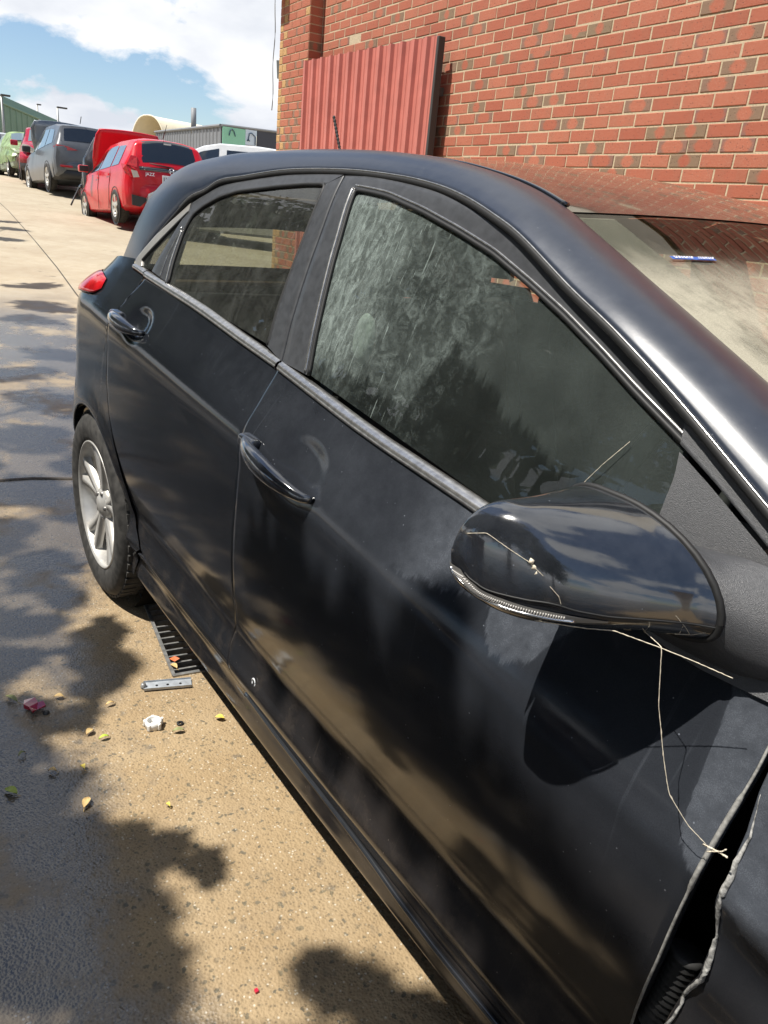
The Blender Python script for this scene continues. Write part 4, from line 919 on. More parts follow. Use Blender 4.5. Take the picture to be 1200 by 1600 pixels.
# rear wheel and its arch liner
def wheel(parent, c, side, detail=True):
    w = bpy.data.objects.new('wheel', None); COL.objects.link(w); w.parent = parent; w.location = c
    s_ = side
    prof = [(.214, .00), (.222, .006), (.232, .010), (.262, .014), (.290, .010), (.303, .0), (.310, -.012), (.3155, -.03), (.3165, -.10), (.3155, -.17), (.308, -.19), (.28, -.205), (.22, -.20)]
    mb = MB(); mb.lathe([(r, s_*h) for r, h in prof], (0, 0, 0), n=64); ty = mb.build('tyre', M['tyre'], w)
    # tread blocks on the shoulder
    tb = MB()
    for k in range(58):
        a = 2*math.pi*k/58; R_ = Matrix.Rotation(-a, 3, 'Y'); c_ = R_ @ Vector((.3135, s_*(-.030), 0)); tb.box(c_, (.008, .044, .022), R_)
        c_ = R_ @ Vector((.3155, s_*(-.10), 0)); tb.box(c_, (.006, .07, .026), R_)
    o = tb.build('tread', M['tyre'], w, False); o['kind'] = 'stuff'
    rim = [(.2165, .001), (.2165, .006), (.212, .007), (.207, -.002), (.203, -.020), (.196, -.05), (.192, -.12), (.19, -.18)]
    mb = MB(); mb.lathe([(r, s_*h) for r, h in rim], (0, 0, 0), n=64); mb.build('rim', M['alloy'], w)
    sp = MB()
    for k in range(5):
        a0 = 2*math.pi*k/5+.32
        for d_ in (-.20, .20):
            G = []
            for i in range(9):
                t = i/8; r = .045+.164*t; wd = .016+.006*t-.010*math.sin(math.pi*t)*.3; a = a0+d_*(.35+.65*t)
                er = Vector((math.cos(a), 0, math.sin(a))); et = Vector((-math.sin(a), 0, math.cos(a))); h = -.004-.012*(1-t)**1.5-.004*math.sin(math.pi*t)
                c_ = er*r
                G.append([c_-et*wd+Vector((0, s_*(h-.022), 0)), c_-et*wd*.8+Vector((0, s_*h, 0)), c_+et*wd*.8+Vector((0, s_*h, 0)), c_+et*wd+Vector((0, s_*(h-.022), 0))])
            sp.grid(G)
        # web between the twin blades near the hub
        G = []
        for i in range(5):
            t = i/4; r = .04+.075*t; er0 = [Vector((math.cos(a0+q), 0, math.sin(a0+q)))*r for q in (-.2, .2)]
            G.append([er0[0]+Vector((0, s_*(-.022), 0)), er0[1]+Vector((0, s_*(-.022), 0))])
        sp.grid(G)
    sp.build('spokes', M['alloy'], w)
    mb = MB(); mb.lathe([(.001, s_*-.004), (.028, s_*-.005), (.034, s_*-.012), (.055, s_*-.016), (.062, s_*-.03)], (0, 0, 0), n=30); mb.build('hub_cap', M['alloy'], w)
    for k in range(5):
        a = 2*math.pi*k/5; MB().lathe([(.001, s_*-.008), (.008, s_*-.009), (.009, s_*-.022)], (.043*math.cos(a), 0, .043*math.sin(a)), n=8).build('wheel_nut', M['disc'], w)
    mb = MB(); mb.lathe([(.05, s_*-.085), (.145, s_*-.085), (.145, s_*-.10), (.05, s_*-.10)], (0, 0, 0), n=40); mb.build('brake_disc', M['disc'], w)
    return w
wr = wheel(car, (WC[0], -.853, .316), -1)
wl2 = wheel(car, (WC[0], .853, .316), 1)
wf = wheel(car, (0, -.80, .316), -1); wf2 = wheel(car, (0, .80, .316), 1)
mb = MB(); mb.lathe([(.36, -.80), (.36, -.45), (.05, -.45)], (WC[0], 0, WC[1]), n=40); mb.build('arch_liner', M['void'], car)
mb = MB(); mb.box((-1.7, 0, .22), (2.9, 1.30, .10)); mb.build('underbody_light_block', M['void'], car, False)  # unseen dark box added to block light under the car

# door mirror
MS = [  # y, x_front, x_back, z_top, z_bot, z_nose
 (-.9917,-.6736,-.695,1.0007,.9921,.9946),(-.9884,-.6531,-.6948,1.0224,.9712,.9866),(-.9819,-.6352,-.6944,1.0366,.9588,.9822),(-.9705,-.6123,-.6937,1.0489,.9499,.9796),(-.9543,-.5876,-.6927,1.0559,.9469,.9796),(-.9347,-.5679,-.691,1.0575,.948,.9809),
 (-.912,-.5485,-.6899,1.0587,.9484,.9815),(-.8876,-.5306,-.6936,1.0593,.9488,.9819),(-.8615,-.5135,-.6989,1.0596,.9475,.9811),(-.842,-.5016,-.7025,1.0593,.9449,.9792),(-.826,-.487,-.7049,1.0585,.9431,.9779)]
MSa = np.array(MS)
def mir(s, a):
    """point on the mirror housing: s 0 tip..1 base, a angle (0 = nose, 90 deg = top, 180 = glass side)"""
    k = s*(len(MS)-1); v = [float(interp(k, np.arange(len(MS)), MSa[:, c])) for c in range(6)]
    y, xf, xb, zt, zb_, zn = v; xc = xb+(xf-xb)*.38
    ca, sa = math.cos(a), math.sin(a); pw = 1.08 if sa > 0 else .65
    ux = math.copysign(abs(ca)**(pw if ca > 0 else .45), ca); uz = math.copysign(abs(sa)**(pw if ca > 0 else .6), sa)
    x = xc+ux*((xf-xc) if ca > 0 else (xc-xb)); z = zn+uz*((zt-zn) if sa > 0 else (zn-zb_))
    return Vector((x, y, z))
mg = bpy.data.objects.new('door_mirror', None); COL.objects.link(mg); mg.parent = car
a_ = [-math.pi*.16+ (math.pi*1.16)*k/28 for k in range(29)]
def mgrid(ss, aa, off=0.0):
    G = []
    for s in ss:
        r = []
        for a in aa:
            p = mir(s, a)
            if off:
                e_ = 1e-3; t1 = mir(min(1, s+e_), a)-mir(max(0, s-e_), a); t2 = mir(s, a+e_)-mir(s, a-e_); n_ = t1.cross(t2)
                if n_.length > 0: p = p+n_.normalized()*off
            r.append(p)
        G.append(r)
    return G
SS = np.linspace(0, 1, 50)
def fixo(o, c):
    bm = bmesh.new(); bm.from_mesh(o.data); bmesh.ops.recalc_face_normals(bm, faces=bm.faces)
    c = Vector(c)
    if sum(f.normal.dot(f.calc_center_median()-c)*f.calc_area() for f in bm.faces) < 0: bmesh.ops.reverse_faces(bm, faces=bm.faces)
    for q in bm.faces: q.smooth = True
    bm.to_mesh(o.data); bm.free(); return o
MC = (-.61, -.92, 1.0)
full = MB().grid(mgrid(SS, [2*math.pi*k/72 for k in range(72)]), closed=True); full.f.append(tuple(range(72))); full.f.append(tuple(49*72+k for k in range(72)))
fixo(full.build('mirror_housing', M['gloss'], mg), MC)
LT = [(.04,-74,-150),(.06,-65,-140),(.08,-45,-125),(.10,-32,-112),(.15,-23,-88),(.20,-15,-58),(.25,-9.5,-36),(.30,-7,-28),(.35,-6,-22.5),(.40,-5,-20.5),(.45,-6,-20.5),(.50,-8,-20),(.55,-9,-17),(.60,-10,-12.5)]
LTa = np.array(LT); LS = np.linspace(.04, .60, 60)
def lens_band(s): return math.radians(float(np.interp(s, LTa[:, 0], LTa[:, 2]))), math.radians(float(np.interp(s, LTa[:, 0], LTa[:, 1])))
lensG = []
for s in LS:
    lo, hi = lens_band(s); lensG.append([p for p in mgrid([s], [lo+(hi-lo)*k/8 for k in range(9)], 0.0)[0]])
def outw(G, d):
    c = Vector(MC); return [[p+((p-c).normalized())*d for p in r] for r in G]
lens = fixo(MB().grid(outw(lensG, .0016)).build('indicator_lens', M['lens'], mg), MC)
ribs = MB()
for s in np.linspace(.07, .46, 46):
    lo, hi = lens_band(s); lo, hi = lo+(hi-lo)*.38, lo+(hi-lo)*.80
    r = mgrid([s], [lo+(hi-lo)*k/4 for k in range(5)])[0]; ribs.tube(outw([r], .0022)[0], .0008, 5)
o = ribs.build('lens_rib', M['clearlens'], mg)
o['kind'] = 'stuff'
mb = MB(); mb.tube(outw([[mir(s, lens_band(s)[0]*.72+lens_band(s)[1]*.28) for s in np.linspace(.06, .50, 30)]], .0022)[0], .0016, 6); mb.build('lens_light_bar', M['chrome'], mg)
mb = MB(); mb.tube(outw([[mir(s, lens_band(min(s, .6))[1]+.10+.10*max(0, s-.6)) for s in np.linspace(.05, 1.0, 50)]], .0003)[0], .0011, 5); mb.build('cap_seam', M['rubber'], mg)
# seam ring and foot
ring = [mir(1.0, 2*math.pi*k/40) for k in range(41)]
mb = MB(); mb.tube(ring, .004, 6, cap=False); mb.build('seam_ring', M['rubber'], mg)
foot = []
for k in range(9):
    t = k/8; row = []
    for j in range(28):
        a = 2*math.pi*j/28; p = mir(1.0, a); c = Vector((-.545, -.83, .985)); p = c+(p-c)*(.95)
        q_ = Vector((-.49+.095*math.cos(a), -.772, .972+.058*math.sin(a))); row.append(p*(1-t)+q_*t+Vector((0, 0, -.012*math.sin(math.pi*t))))
    foot.append(row)
fixo(MB().grid(foot, closed=True).build('mirror_foot', M['grain'], mg), (-.52, -.8, .97))
mb = MB(); mb.grid([[(-.6965, y, z) for z in (.955, 1.04)] for y in (-.955, -.86)]); mb.build('mirror_glass', M['chrome'], mg, False)

# ------------------------------------------------------------------ cars parked further up the yard
def cpaint(name, c, metal=0.0, rough=0.25): return mat(name, c, rough, metal=metal, coat=.18, spec=.35, noise=0.10, nscale=4)
M['cg'] = mat('tinted_car_glass', (0.012, 0.014, 0.016), 0.03, spec=0.8, coat=1.0)
M['cgl'] = mat('pale_car_glass', (0.16, 0.20, 0.21), 0.05, spec=0.8, coat=1.0)
M['bplastic'] = mat('black_plastic', (0.025, 0.025, 0.026), 0.5)
M['plate'] = mat('white_plate', (0.72, 0.73, 0.74), 0.4)
M['ink'] = mat('dark_ink', (0.03, 0.03, 0.06), 0.5)
class Body:
    """stations: x, z bottom, half width low, z belt, half width belt, z roof edge, half width roof, crown"""
    def __init__(s, st): s.st = np.array(st, float); s.x0 = s.st[0, 0]; s.x1 = s.st[-1, 0]
    def at(s, x): return [float(np.interp(x, s.st[:, 0], s.st[:, k])) for k in range(1, 8)]
    def sec(s, x):
        zb, wl, zs, ws, zt, wt, cr = s.at(x); h = zs-zb
        return [(0, zb), (wl*.88, zb), (wl*.97, zb+.06*h), (wl, zb+.28*h), (wl*1.005, zb+.6*h), (ws*1.005, zb+.86*h), (ws, zs), (ws+(wt-ws)*.5, zs+(zt-zs)*.5), (wt, zt), (wt-.06, zt+min(.03, cr)), (wt*.55, zt+cr*.85), (0, zt+cr)]
    def side(s, x, t, side, off=.006):
        zb, wl, zs, ws, zt, wt, cr = s.at(x)
        if t >= 0: return (x, side*(ws+(wt-ws)*t+off), zs+(zt-zs)*t)
        k = -t; h = zs-zb; pts = s.sec(x)[3:7]; zz = [p[1] for p in pts]; z = zs-h*k
        return (x, side*(float(np.interp(z, zz, [p[0] for p in pts]))+off), z)
    def topp(s, x, f, off=.006):
        zb, wl, zs, ws, zt, wt, cr = s.at(x); y = f*(wt-.03); return (x, y, zt+cr*(1-f*f)*1.0+off*1.5)
    def mesh(s, n=90):
        xs = np.unique(np.r_[np.linspace(s.x0, s.x1, n), s.st[:, 0]]); G = []
        for x in xs:
            h = s.sec(x); G.append([(x, -y, z) for y, z in h]+[(x, y, z) for y, z in h[::-1][1:-1]])
        m = MB().grid(G, closed=True); k = len(G[0]); m.f.append(tuple(range(k))); m.f.append(tuple((len(G)-1)*k+i for i in range(k))[::-1]); return m
def auto_smooth(o, ang=38):
    bm = bmesh.new(); bm.from_mesh(o.data); bmesh.ops.recalc_face_normals(bm, faces=bm.faces)
    for e_ in bm.edges:
        if len(e_.link_faces) == 2 and e_.calc_face_angle(0) > math.radians(ang): e_.smooth = False
    for f in bm.faces: f.smooth = True
    bm.to_mesh(o.data); bm.free(); return o
def swheel(root, x, y, r, side, m_rim=None, nsp=5):
    w = bpy.data.objects.new('wheel', None); COL.objects.link(w); w.parent = root; w.location = (x, y, r)
    mb = MB(); mb.lathe([(r*.66, side*.0), (r*.80, side*.012), (r*.95, side*.0), (r, -side*.04), (r, -side*.17), (r*.9, -side*.2)], (0, 0, 0), n=28); mb.build('tyre', M['tyre'], w)
    mb = MB(); mb.lathe([(r*.68, side*.004), (r*.62, -side*.005), (r*.58, -side*.05)], (0, 0, 0), n=28)
    for k in range(nsp):
        a = 2*math.pi*k/nsp+.3; er = Vector((math.cos(a), 0, math.sin(a))); et = Vector((-math.sin(a), 0, math.cos(a)))
        G = [[er*q-et*wd+Vector((0, h*side, 0)), er*q+et*wd+Vector((0, h*side, 0))] for q, wd, h in ((.02, .05, -.01), (r*.3, .035, -.008), (r*.65, .045, -.002))]; mb.grid(G)
    mb.lathe([(.001, 0), (.05, -.002*side), (.06, -.02*side)], (0, 0, 0), n=14); o = mb.build('rim', m_rim or M['alloy'], w)
    mb = MB(); mb.lathe([(r*.66, -side*.06), (.01, -side*.06)], (0, 0, 0), n=20); mb.build('wheel_disc', M['bplastic'], w)
    return w
def patch_side(b, name, poly, m, root, side, n=10, off=.008):
    """poly: (x0a,x0b at t0) ... four corners (x,t): rear-low, front-low, front-high, rear-high"""
    (a, b_, c, d) = poly; G = []
    for i in range(n+1):
        u = i/n; lo = (a[0]*(1-u)+b_[0]*u, a[1]*(1-u)+b_[1]*u); hi = (d[0]*(1-u)+c[0]*u, d[1]*(1-u)+c[1]*u)
        G.append([b.side(lo[0]*(1-v)+hi[0]*v, lo[1]*(1-v)+hi[1]*v, side, off) for v in np.linspace(0, 1, 5)])
    return fixn(MB().grid(G).build(name, m, root), side)
def patch_top(b, name, xa, xb, fa, fb, m, root, n=8, off=.006):
    G = [[b.topp(xa+(xb-xa)*i/n, (fa+(fb-fa)*i/n)*t, off) for t in np.linspace(-1, 1, 13)] for i in range(n+1)]
    return fixz(MB().grid(G).build(name, m, root))
def arches(b, root, xw, r, side):
    mb = MB(); 
    for x in xw:
        w = b.at(x)[1]; mb2 = MB(); mb2.lathe([(r*1.14, side*(w+.006)), (r*1.10, side*(w+.010)), (r*1.08, side*(w-.02)), (.02, side*(w-.02))], (x, 0, r), n=30); mb2.build('wheel_arch', M['bplastic'], root)
def seam(b, name, pts, root, side, w=.006):
    mb = MB(); mb.tube([b.side(x, t, side, .001) for x, t in pts], w, 5); return mb.build(name, M['rubber'], root)
def make_car(name, label, st, paint, loc, rz, wb, r, glassm=None, group='cars parked in the yard', cat='car', sides=(1, -1), tilt=0.0):
    root = thing(name, label, cat, loc, rz, group)
    b = Body(st); auto_smooth(b.mesh().build('body', paint, root))
    for sd_ in sides:
        arches(b, root, wb, r, sd_)
        for x in wb: swheel(root, x, sd_*(b.at(x)[1]+.012), r, sd_)
    root.rotation_euler = (0, tilt, rz)
    return root, b
TILT = math.atan(0.044)
def place(x, y): return (x, y, gz(x))
# hatchback profile, origin under the middle of the car
HATCH = [(-1.99,.42,.68,.86,.66,.90,.60,.03),(-1.96,.36,.78,.92,.75,.98,.64,.05),(-1.90,.30,.825,.965,.79,1.14,.64,.06),(-1.80,.26,.843,.98,.812,1.36,.595,.06),(-1.72,.25,.846,.98,.818,1.405,.58,.075),(-1.40,.2,.848,.975,.82,1.44,.575,.085),(-.6,.19,.848,.955,.82,1.455,.575,.085),(0.0,.19,.848,.94,.82,1.435,.57,.08),(.35,.19,.848,.93,.815,1.37,.57,.075),(1.08,.19,.845,.915,.80,1.01,.68,.06),(1.25,.2,.84,.90,.79,.95,.66,.06),(1.7,.22,.81,.83,.74,.86,.60,.06),(1.9,.26,.76,.74,.69,.76,.55,.04),(1.99,.36,.66,.62,.6,.64,.5,.01)]
red = cpaint('bright_red_paint', (0.52, 0.012, 0.022))
# red hatchback seen from behind
J = Vector((-15.96, 3.06, 0)); JF = Vector((-18.5, 3.14, 0)); jd = (JF-J).normalized(); ang = math.atan2(jd.y, jd.x)
nside = Vector((-jd.y, jd.x, 0))          # left of the car; its left side faces the road
jc = (J+JF)/2 - nside*(.848+.012)
WBJ = (-1.265, 1.265)
jazz, jb = make_car('red_hatchback', 'bright red hatchback with raised bonnet, rear number plate towards the camera', HATCH, red, place(jc.x, jc.y), ang, WBJ, .30, tilt=TILT)
for sd_ in (1, -1):
    patch_side(jb, 'window', [(-1.42,.10),(-.92,.08),(-.90,.86),(-1.36,.84)], M['cgl'], jazz, sd_)
    patch_side(jb, 'window', [(-.84,.08),(-.02,.06),(-.10,.86),(-.83,.87)], M['cgl'], jazz, sd_)
    patch_side(jb, 'window', [(.05,.06),(.86,.06),(.40,.84),(-.03,.87)], M['cg'], jazz, sd_)
    seam(jb, 'door_seam', [(.02,.02),(.03,-.4),(.02,-.92)], jazz, sd_); seam(jb, 'door_seam', [(-.88,.02),(-.86,-.4),(-.78,-.92)], jazz, sd_)
    patch_side(jb, 'door_handle', [(-.78,-.13),(-.60,-.13),(-.60,-.08),(-.78,-.08)], red, jazz, sd_, off=.03)
    patch_side(jb, 'door_handle', [(.12,-.15),(.30,-.15),(.30,-.10),(.12,-.10)], red, jazz, sd_, off=.03)
    o = rbox('wing_mirror', (.62, sd_*.98, 1.0), (.14, .20, .13), red, jazz, None, .03)
    rbox('wing_mirror', (.55, sd_*.98, 1.0), (.02, .18, .11), M['bplastic'], jazz, None, .005)
    # tail light: tall red cluster wrapping the corner, clear wedge at the bottom
    G = [[(-1.955-.0*k, sd_*(.80-.012*k), z) for k in range(1)] for z in (.9,)]
    mb = MB(); mb.add([(-1.72, sd_*.842, 1.03), (-1.93, sd_*.800, .99), (-2.0, sd_*.66, .93), (-2.0, sd_*.60, .80), (-1.985, sd_*.745, .79), (-1.86, sd_*.845, .92)], [(0, 1, 5), (1, 4, 5), (1, 2, 3, 4)])
    mb.add([(-1.915, sd_*.79, 1.0), (-1.90, sd_*.70, 1.16), (-1.935, sd_*.60, 1.15), (-1.985, sd_*.62, .96)], [(0, 1, 2, 3)])
    o = mb.build('tail_light', M['redlens'], jazz, False); so = o.modifiers.new('thickness', 'SOLIDIFY'); so.thickness = .03; so.offset = 1
    mb = MB(); mb.add([(-2.022, sd_*.745, .91), (-2.035, sd_*.64, .90), (-2.035, sd_*.60, .80), (-2.025, sd_*.705, .785)], [(0, 1, 2, 3)]); o = mb.build('reversing_lens', M['clearlens'], jazz, False); so = o.modifiers.new('thickness', 'SOLIDIFY'); so.thickness = .02
    mb = MB(); mb.add([(-2.012, sd_*.74, .50), (-2.015, sd_*.44, .45), (-2.012, sd_*.60, .30), (-2.005, sd_*.74, .32)], [(0, 1, 2, 3)]); o = mb.build('bumper_insert', M['bplastic'], jazz, False); so = o.modifiers.new('thickness', 'SOLIDIFY'); so.thickness = .03
patch_top(jb, 'rear_window', -1.755, -1.945, .97, 1.0, M['cg'], jazz, off=.012)
# rear faces: hatch below the glass, bumper
mb = MB(); 
for i in range(1): pass
rear = []
for z, xx, w in ((.965,-1.965,.60),(.90,-2.0,.62),(.80,-2.015,.60),(.68,-2.005,.52),(.60,-2.02,.50)):
    rear.append([(xx+.06*(t**2), t*w, z) for t in np.linspace(-1, 1, 11)])
o = MB().grid(rear).build('tailgate', red, jazz); so = o.modifiers.new('thickness', 'SOLIDIFY'); so.thickness = .02
bump_ = []
for z, xx, w in ((.74,-1.98,.845),(.62,-2.03,.85),(.46,-2.045,.85),(.34,-2.03,.84),(.26,-1.99,.80)):
    bump_.append([(xx+.26*abs(t)**5, t*w, z) for t in np.linspace(-1, 1, 17)])
o = MB().grid(bump_).build('rear_bumper', red, jazz); so = o.modifiers.new('thickness', 'SOLIDIFY'); so.thickness = .03
mb = MB(); mb.grid([[(-1.975, y, 1.0-.02*abs(y)) for y in np.linspace(-.58, .58, 9)], [(-2.005, y, .93) for y in np.linspace(-.58, .58, 9)]]); o = mb.build('black_garnish', M['cg'], jazz); so = o.modifiers.new('thickness', 'SOLIDIFY'); so.thickness = .02
rbox('number_plate', (-2.055, -.0, .80), (.012, .372, .134), M['plate'], jazz, Euler((0, -.08, 0)).to_matrix(), .004)
def text(name, body, size, m, parent, loc, rot, ext=.002, align='CENTER'):
    cu = bpy.data.curves.new(name, 'FONT'); cu.body = body; cu.size = size; cu.extrude = ext; cu.align_x = align; cu.align_y = 'CENTER'; cu.resolution_u = 2
    ob = bpy.data.objects.new(name, cu); COL.objects.link(ob); cu.materials.append(m)
    me = bpy.data.meshes.new_from_object(ob); bpy.data.objects.remove(ob); me.materials.clear(); me.materials.append(m)
    ob = bpy.data.objects.new(name, me); COL.objects.link(ob)
    ob.parent = parent; ob.location = loc; ob.rotation_euler = rot; return ob
RB_ = (math.pi/2, 0, -math.pi/2)
text('plate_lettering', '1HL 4IU', .105, M['ink'], jazz, (-2.064, 0, .798), RB_)
text('badge_lettering', 'JAZZ', .075, M['chrome'], jazz, (-2.025, .40, .865), RB_, .004)
mb = MB()
for s_ in (-1, 1): mb.tube([(-2.03, s_*.032, .99), (-2.03, s_*.024, .915)], .008, 6)
mb.tube([(-2.03, -.028, .95), (-2.03, .028, .95)], .008, 6); mb.tube([(-2.028, .052*math.cos(a), .952+.045*math.sin(a)) for a in np.linspace(0, 2*math.pi, 20)], .005, 6); o = mb.build('badge', M['chrome'], jazz); o['kind'] = 'stuff'
mb = MB(); mb.tube([(-1.985, -.05, 1.015), (-1.955, .16, 1.035), (-1.94, .38, 1.05)], .012, 6); mb.build('wiper', M['rubber'], jazz)
mb = MB(); mb.tube([(-1.55, .0, 1.53), (-1.80, .0, 1.75)], [.010, .004], 6); mb.build('aerial', M['rubber'], jazz)
rbox('high_brake_light', (-1.80, 0, 1.415), (.03, .14, .025), M['clearlens'], jazz, None, .004)
bon = [[(x, t*w, z+.03*(1-t*t)) for t in np.linspace(-1, 1, 11)] for x, z, w in ((.96,1.03,.70),(.93,1.25,.72),(.87,1.50,.70),(.80,1.70,.66),(.74,1.80,.60))]
o = MB().grid(bon).build('bonnet', red, jazz); so = o.modifiers.new('thickness', 'SOLIDIFY'); so.thickness = .03

# dark car with a hanging bumper, just beyond it
dk = cpaint('dark_grey_paint', (0.03, 0.032, 0.037), 0.0)
D0 = Vector((-20.4, 3.42, 0)); dd = Vector((math.cos(ang), math.sin(ang), 0)); dn = Vector((-dd.y, dd.x, 0))
dc = D0 - dd*(-1.265) - dn*.86
dark, db = make_car('dark_sedan', 'dark grey damaged car between the red hatchback and the grey wagon', HATCH, dk, place(D0.x+.2, D0.y+.98), ang-.20, WBJ, .31, tilt=TILT)
for sd_ in (1, -1):
    patch_side(db, 'window', [(-1.42,.10),(-.92,.08),(-.90,.86),(-1.36,.84)], M['cgl'], dark, sd_); patch_side(db, 'window', [(-.84,.08),(-.02,.06),(-.10,.86),(-.83,.87)], M['cgl'], dark, sd_); patch_side(db, 'window', [(.05,.06),(.86,.06),(.40,.84),(-.03,.87)], M['cg'], dark, sd_)
patch_top(db, 'rear_window', -1.775, -1.935, .97, 1.0, M['cg'], dark, off=.012)
o = MB().grid([[(-1.75+.25*k, .86+.05*math.sin(k*2), .46-.16*k*k-.04*j) for j in range(3)] for k in np.linspace(0, 1, 8)]).build('hanging_bumper', dk, dark); so = o.modifiers.new('thickness', 'SOLIDIFY'); so.thickness = .03
mb = MB(); mb.tube([(-1.6, .92, .40), (-1.9, 1.02, .20), (-2.15, 1.10, .02)], .02, 6); mb.build('loose_trim', M['bplastic'], dark)

# grey sports utility wagon from behind
SUV = [(-2.22,.50,.74,.98,.74,1.02,.70,.03),(-2.17,.42,.86,1.06,.83,1.12,.74,.04),(-2.08,.34,.90,1.10,.86,1.28,.72,.05),(-1.92,.28,.915,1.11,.87,1.58,.65,.06),(-1.3,.24,.92,1.09,.875,1.66,.645,.06),(-.3,.24,.92,1.05,.875,1.67,.64,.06),(.15,.24,.92,1.03,.875,1.60,.63,.06),(.95,.24,.915,1.02,.86,1.13,.76,.05),(1.3,.26,.90,.99,.84,1.05,.72,.05),(1.9,.28,.87,.92,.80,.96,.68,.05),(2.15,.34,.80,.80,.72,.83,.6,.03),(2.22,.45,.7,.68,.62,.70,.52,.01)]
gy = cpaint('mid_grey_metallic', (0.12, 0.128, 0.14), 0.25, .3)
def suv(label, m, x, y, a, front=False):
    r, b = make_car('sports_utility_wagon', label, SUV, m, place(x, y), a, (-1.33, 1.34), .35, tilt=TILT if not front else -TILT)
    for sd_ in (1, -1):
        patch_side(b, 'window', [(-1.80,.14),(-1.0,.10),(-1.0,.84),(-1.55,.78)], M['cgl'], r, sd_); patch_side(b, 'window', [(-.92,.10),(-.02,.08),(-.05,.86),(-.92,.86)], M['cgl'], r, sd_); patch_side(b, 'window', [(.06,.08),(.80,.08),(.22,.84),(.03,.86)], M['cgl'], r, sd_)
        rbox('wing_mirror', (.62, sd_*1.04, 1.12), (.14, .22, .16), m if front else M['bplastic'], r, None, .03)
    return r, b
sd2 = Vector((-24.35, 3.62, 0)); sc_ = sd2 + dd*1.33 - dn*.93
gsuv, gb = suv('mid grey sports utility wagon with raised bonnet, rear towards the camera', gy, sc_.x, sc_.y, ang+.03)
patch_top(gb, 'rear_window', -1.96, -2.13, .94, 1.0, M['cg'], gsuv, off=.014)
for sd_ in (1, -1):
    mb = MB(); mb.add([(-2.05, sd_*.885, 1.07), (-2.17, sd_*.80, 1.12), (-2.22, sd_*.55, 1.09), (-2.235, sd_*.30, 1.02), (-2.225, sd_*.56, .995), (-2.18, sd_*.80, .98)], [(0, 1, 5), (1, 2, 4, 5), (2, 3, 4)]); o = mb.build('tail_light', M['redlens'], gsuv, False); so = o.modifiers.new('thickness', 'SOLIDIFY'); so.thickness = .04; so.offset = 1
    rbox('rear_reflector', (-2.26, sd_*.62, .60), (.02, .32, .05), M['redlens'], gsuv, None, .006)
bump_ = [[(xx+.26*abs(t)**5, t*w, z) for t in np.linspace(-1, 1, 15)] for z, xx, w in ((.80,-2.20,.90),(.66,-2.26,.92),(.52,-2.27,.92))]
o = MB().grid(bump_).build('rear_bumper', gy, gsuv); so = o.modifiers.new('thickness', 'SOLIDIFY'); so.thickness = .03
bump_ = [[(xx+.26*abs(t)**5, t*w, z) for t in np.linspace(-1, 1, 15)] for z, xx, w in ((.52,-2.262,.918),(.36,-2.24,.90),(.28,-2.18,.88))]
o = MB().grid(bump_).build('bumper_skirt', M['bplastic'], gsuv); so = o.modifiers.new('thickness', 'SOLIDIFY'); so.thickness = .03
o = MB().grid([[(-2.21-.01*k, y, 1.0-.42*k) for y in np.linspace(-.62, .62, 9)] for k in (0, .5, 1)]).build('tailgate', gy, gsuv); so = o.modifiers.new('thickness', 'SOLIDIFY'); so.thickness = .03
mb = MB(); mb.box((-2.245, 0, .80), (.01, .30, .03)); mb.build('badge', M['chrome'], gsuv, False)
mb = MB(); mb.tube([(-1.8, .1, 1.72), (-1.95, .1, 1.88)], .01, 6); mb.build('aerial', M['rubber'], gsuv)
bon = [[(x, t*w, z+.05*(1-t*t)) for t in np.linspace(-1, 1, 11)] for x, z, w in ((.92,1.13,.76),(.95,1.45,.82),(.92,1.75,.82),(.86,1.93,.72))]
o = MB().grid(bon).build('bonnet', cpaint('pale_bonnet_grey', (.24, .26, .28), .4), gsuv); so = o.modifiers.new('thickness', 'SOLIDIFY'); so.thickness = .03
# red sports utility wagon facing the camera
rs_ = Vector((-28.6, 3.85, 0)) 
rd = cpaint('deep_red_paint', (0.33, 0.012, 0.03))
rc_ = rs_ + dd*1.34 - dn*.93
rsuv, rb_ = suv('deep red sports utility wagon facing the camera beyond the grey wagon', rd, rc_.x, rc_.y+.12, ang+math.pi-.14, True)
patch_top(rb_, 'windscreen', .90, .22, .98, .96, M['cgl'], rsuv, off=.014)
for sd_ in (1, -1):
    mb = MB(); mb.add([(2.10, sd_*.82, .99), (2.22, sd_*.66, .97), (2.27, sd_*.46, .86), (2.26, sd_*.50, .76), (2.20, sd_*.76, .78), (2.05, sd_*.865, .86)], [(0, 1, 2, 3, 4, 5)]); o = mb.build('headlight', M['clearlens'], rsuv, False); so = o.modifiers.new('thickness', 'SOLIDIFY'); so.thickness = .05; so.offset = 0
bump_ = [[(xx-.3*abs(t)**4, t*w, z) for t in np.linspace(-1, 1, 15)] for z, xx, w in ((.76,2.24,.88),(.62,2.32,.90),(.46,2.32,.90))]
o = MB().grid(bump_).build('front_bumper', rd, rsuv); so = o.modifiers.new('thickness', 'SOLIDIFY'); so.thickness = .03
bump_ = [[(xx-.3*abs(t)**4, t*w, z) for t in np.linspace(-1, 1, 15)] for z, xx, w in ((.46,2.31,.90),(.34,2.28,.88),(.28,2.2,.86))]
o = MB().grid(bump_).build('bumper_skirt', M['bplastic'], rsuv); so = o.modifiers.new('thickness', 'SOLIDIFY'); so.thickness = .03
rbox('grille', (2.335, 0, .60), (.03, .62, .20), M['bplastic'], rsuv, None, .01); rbox('number_plate', (2.345, 0, .50), (.012, .372, .10), M['plate'], rsuv, None, .004)
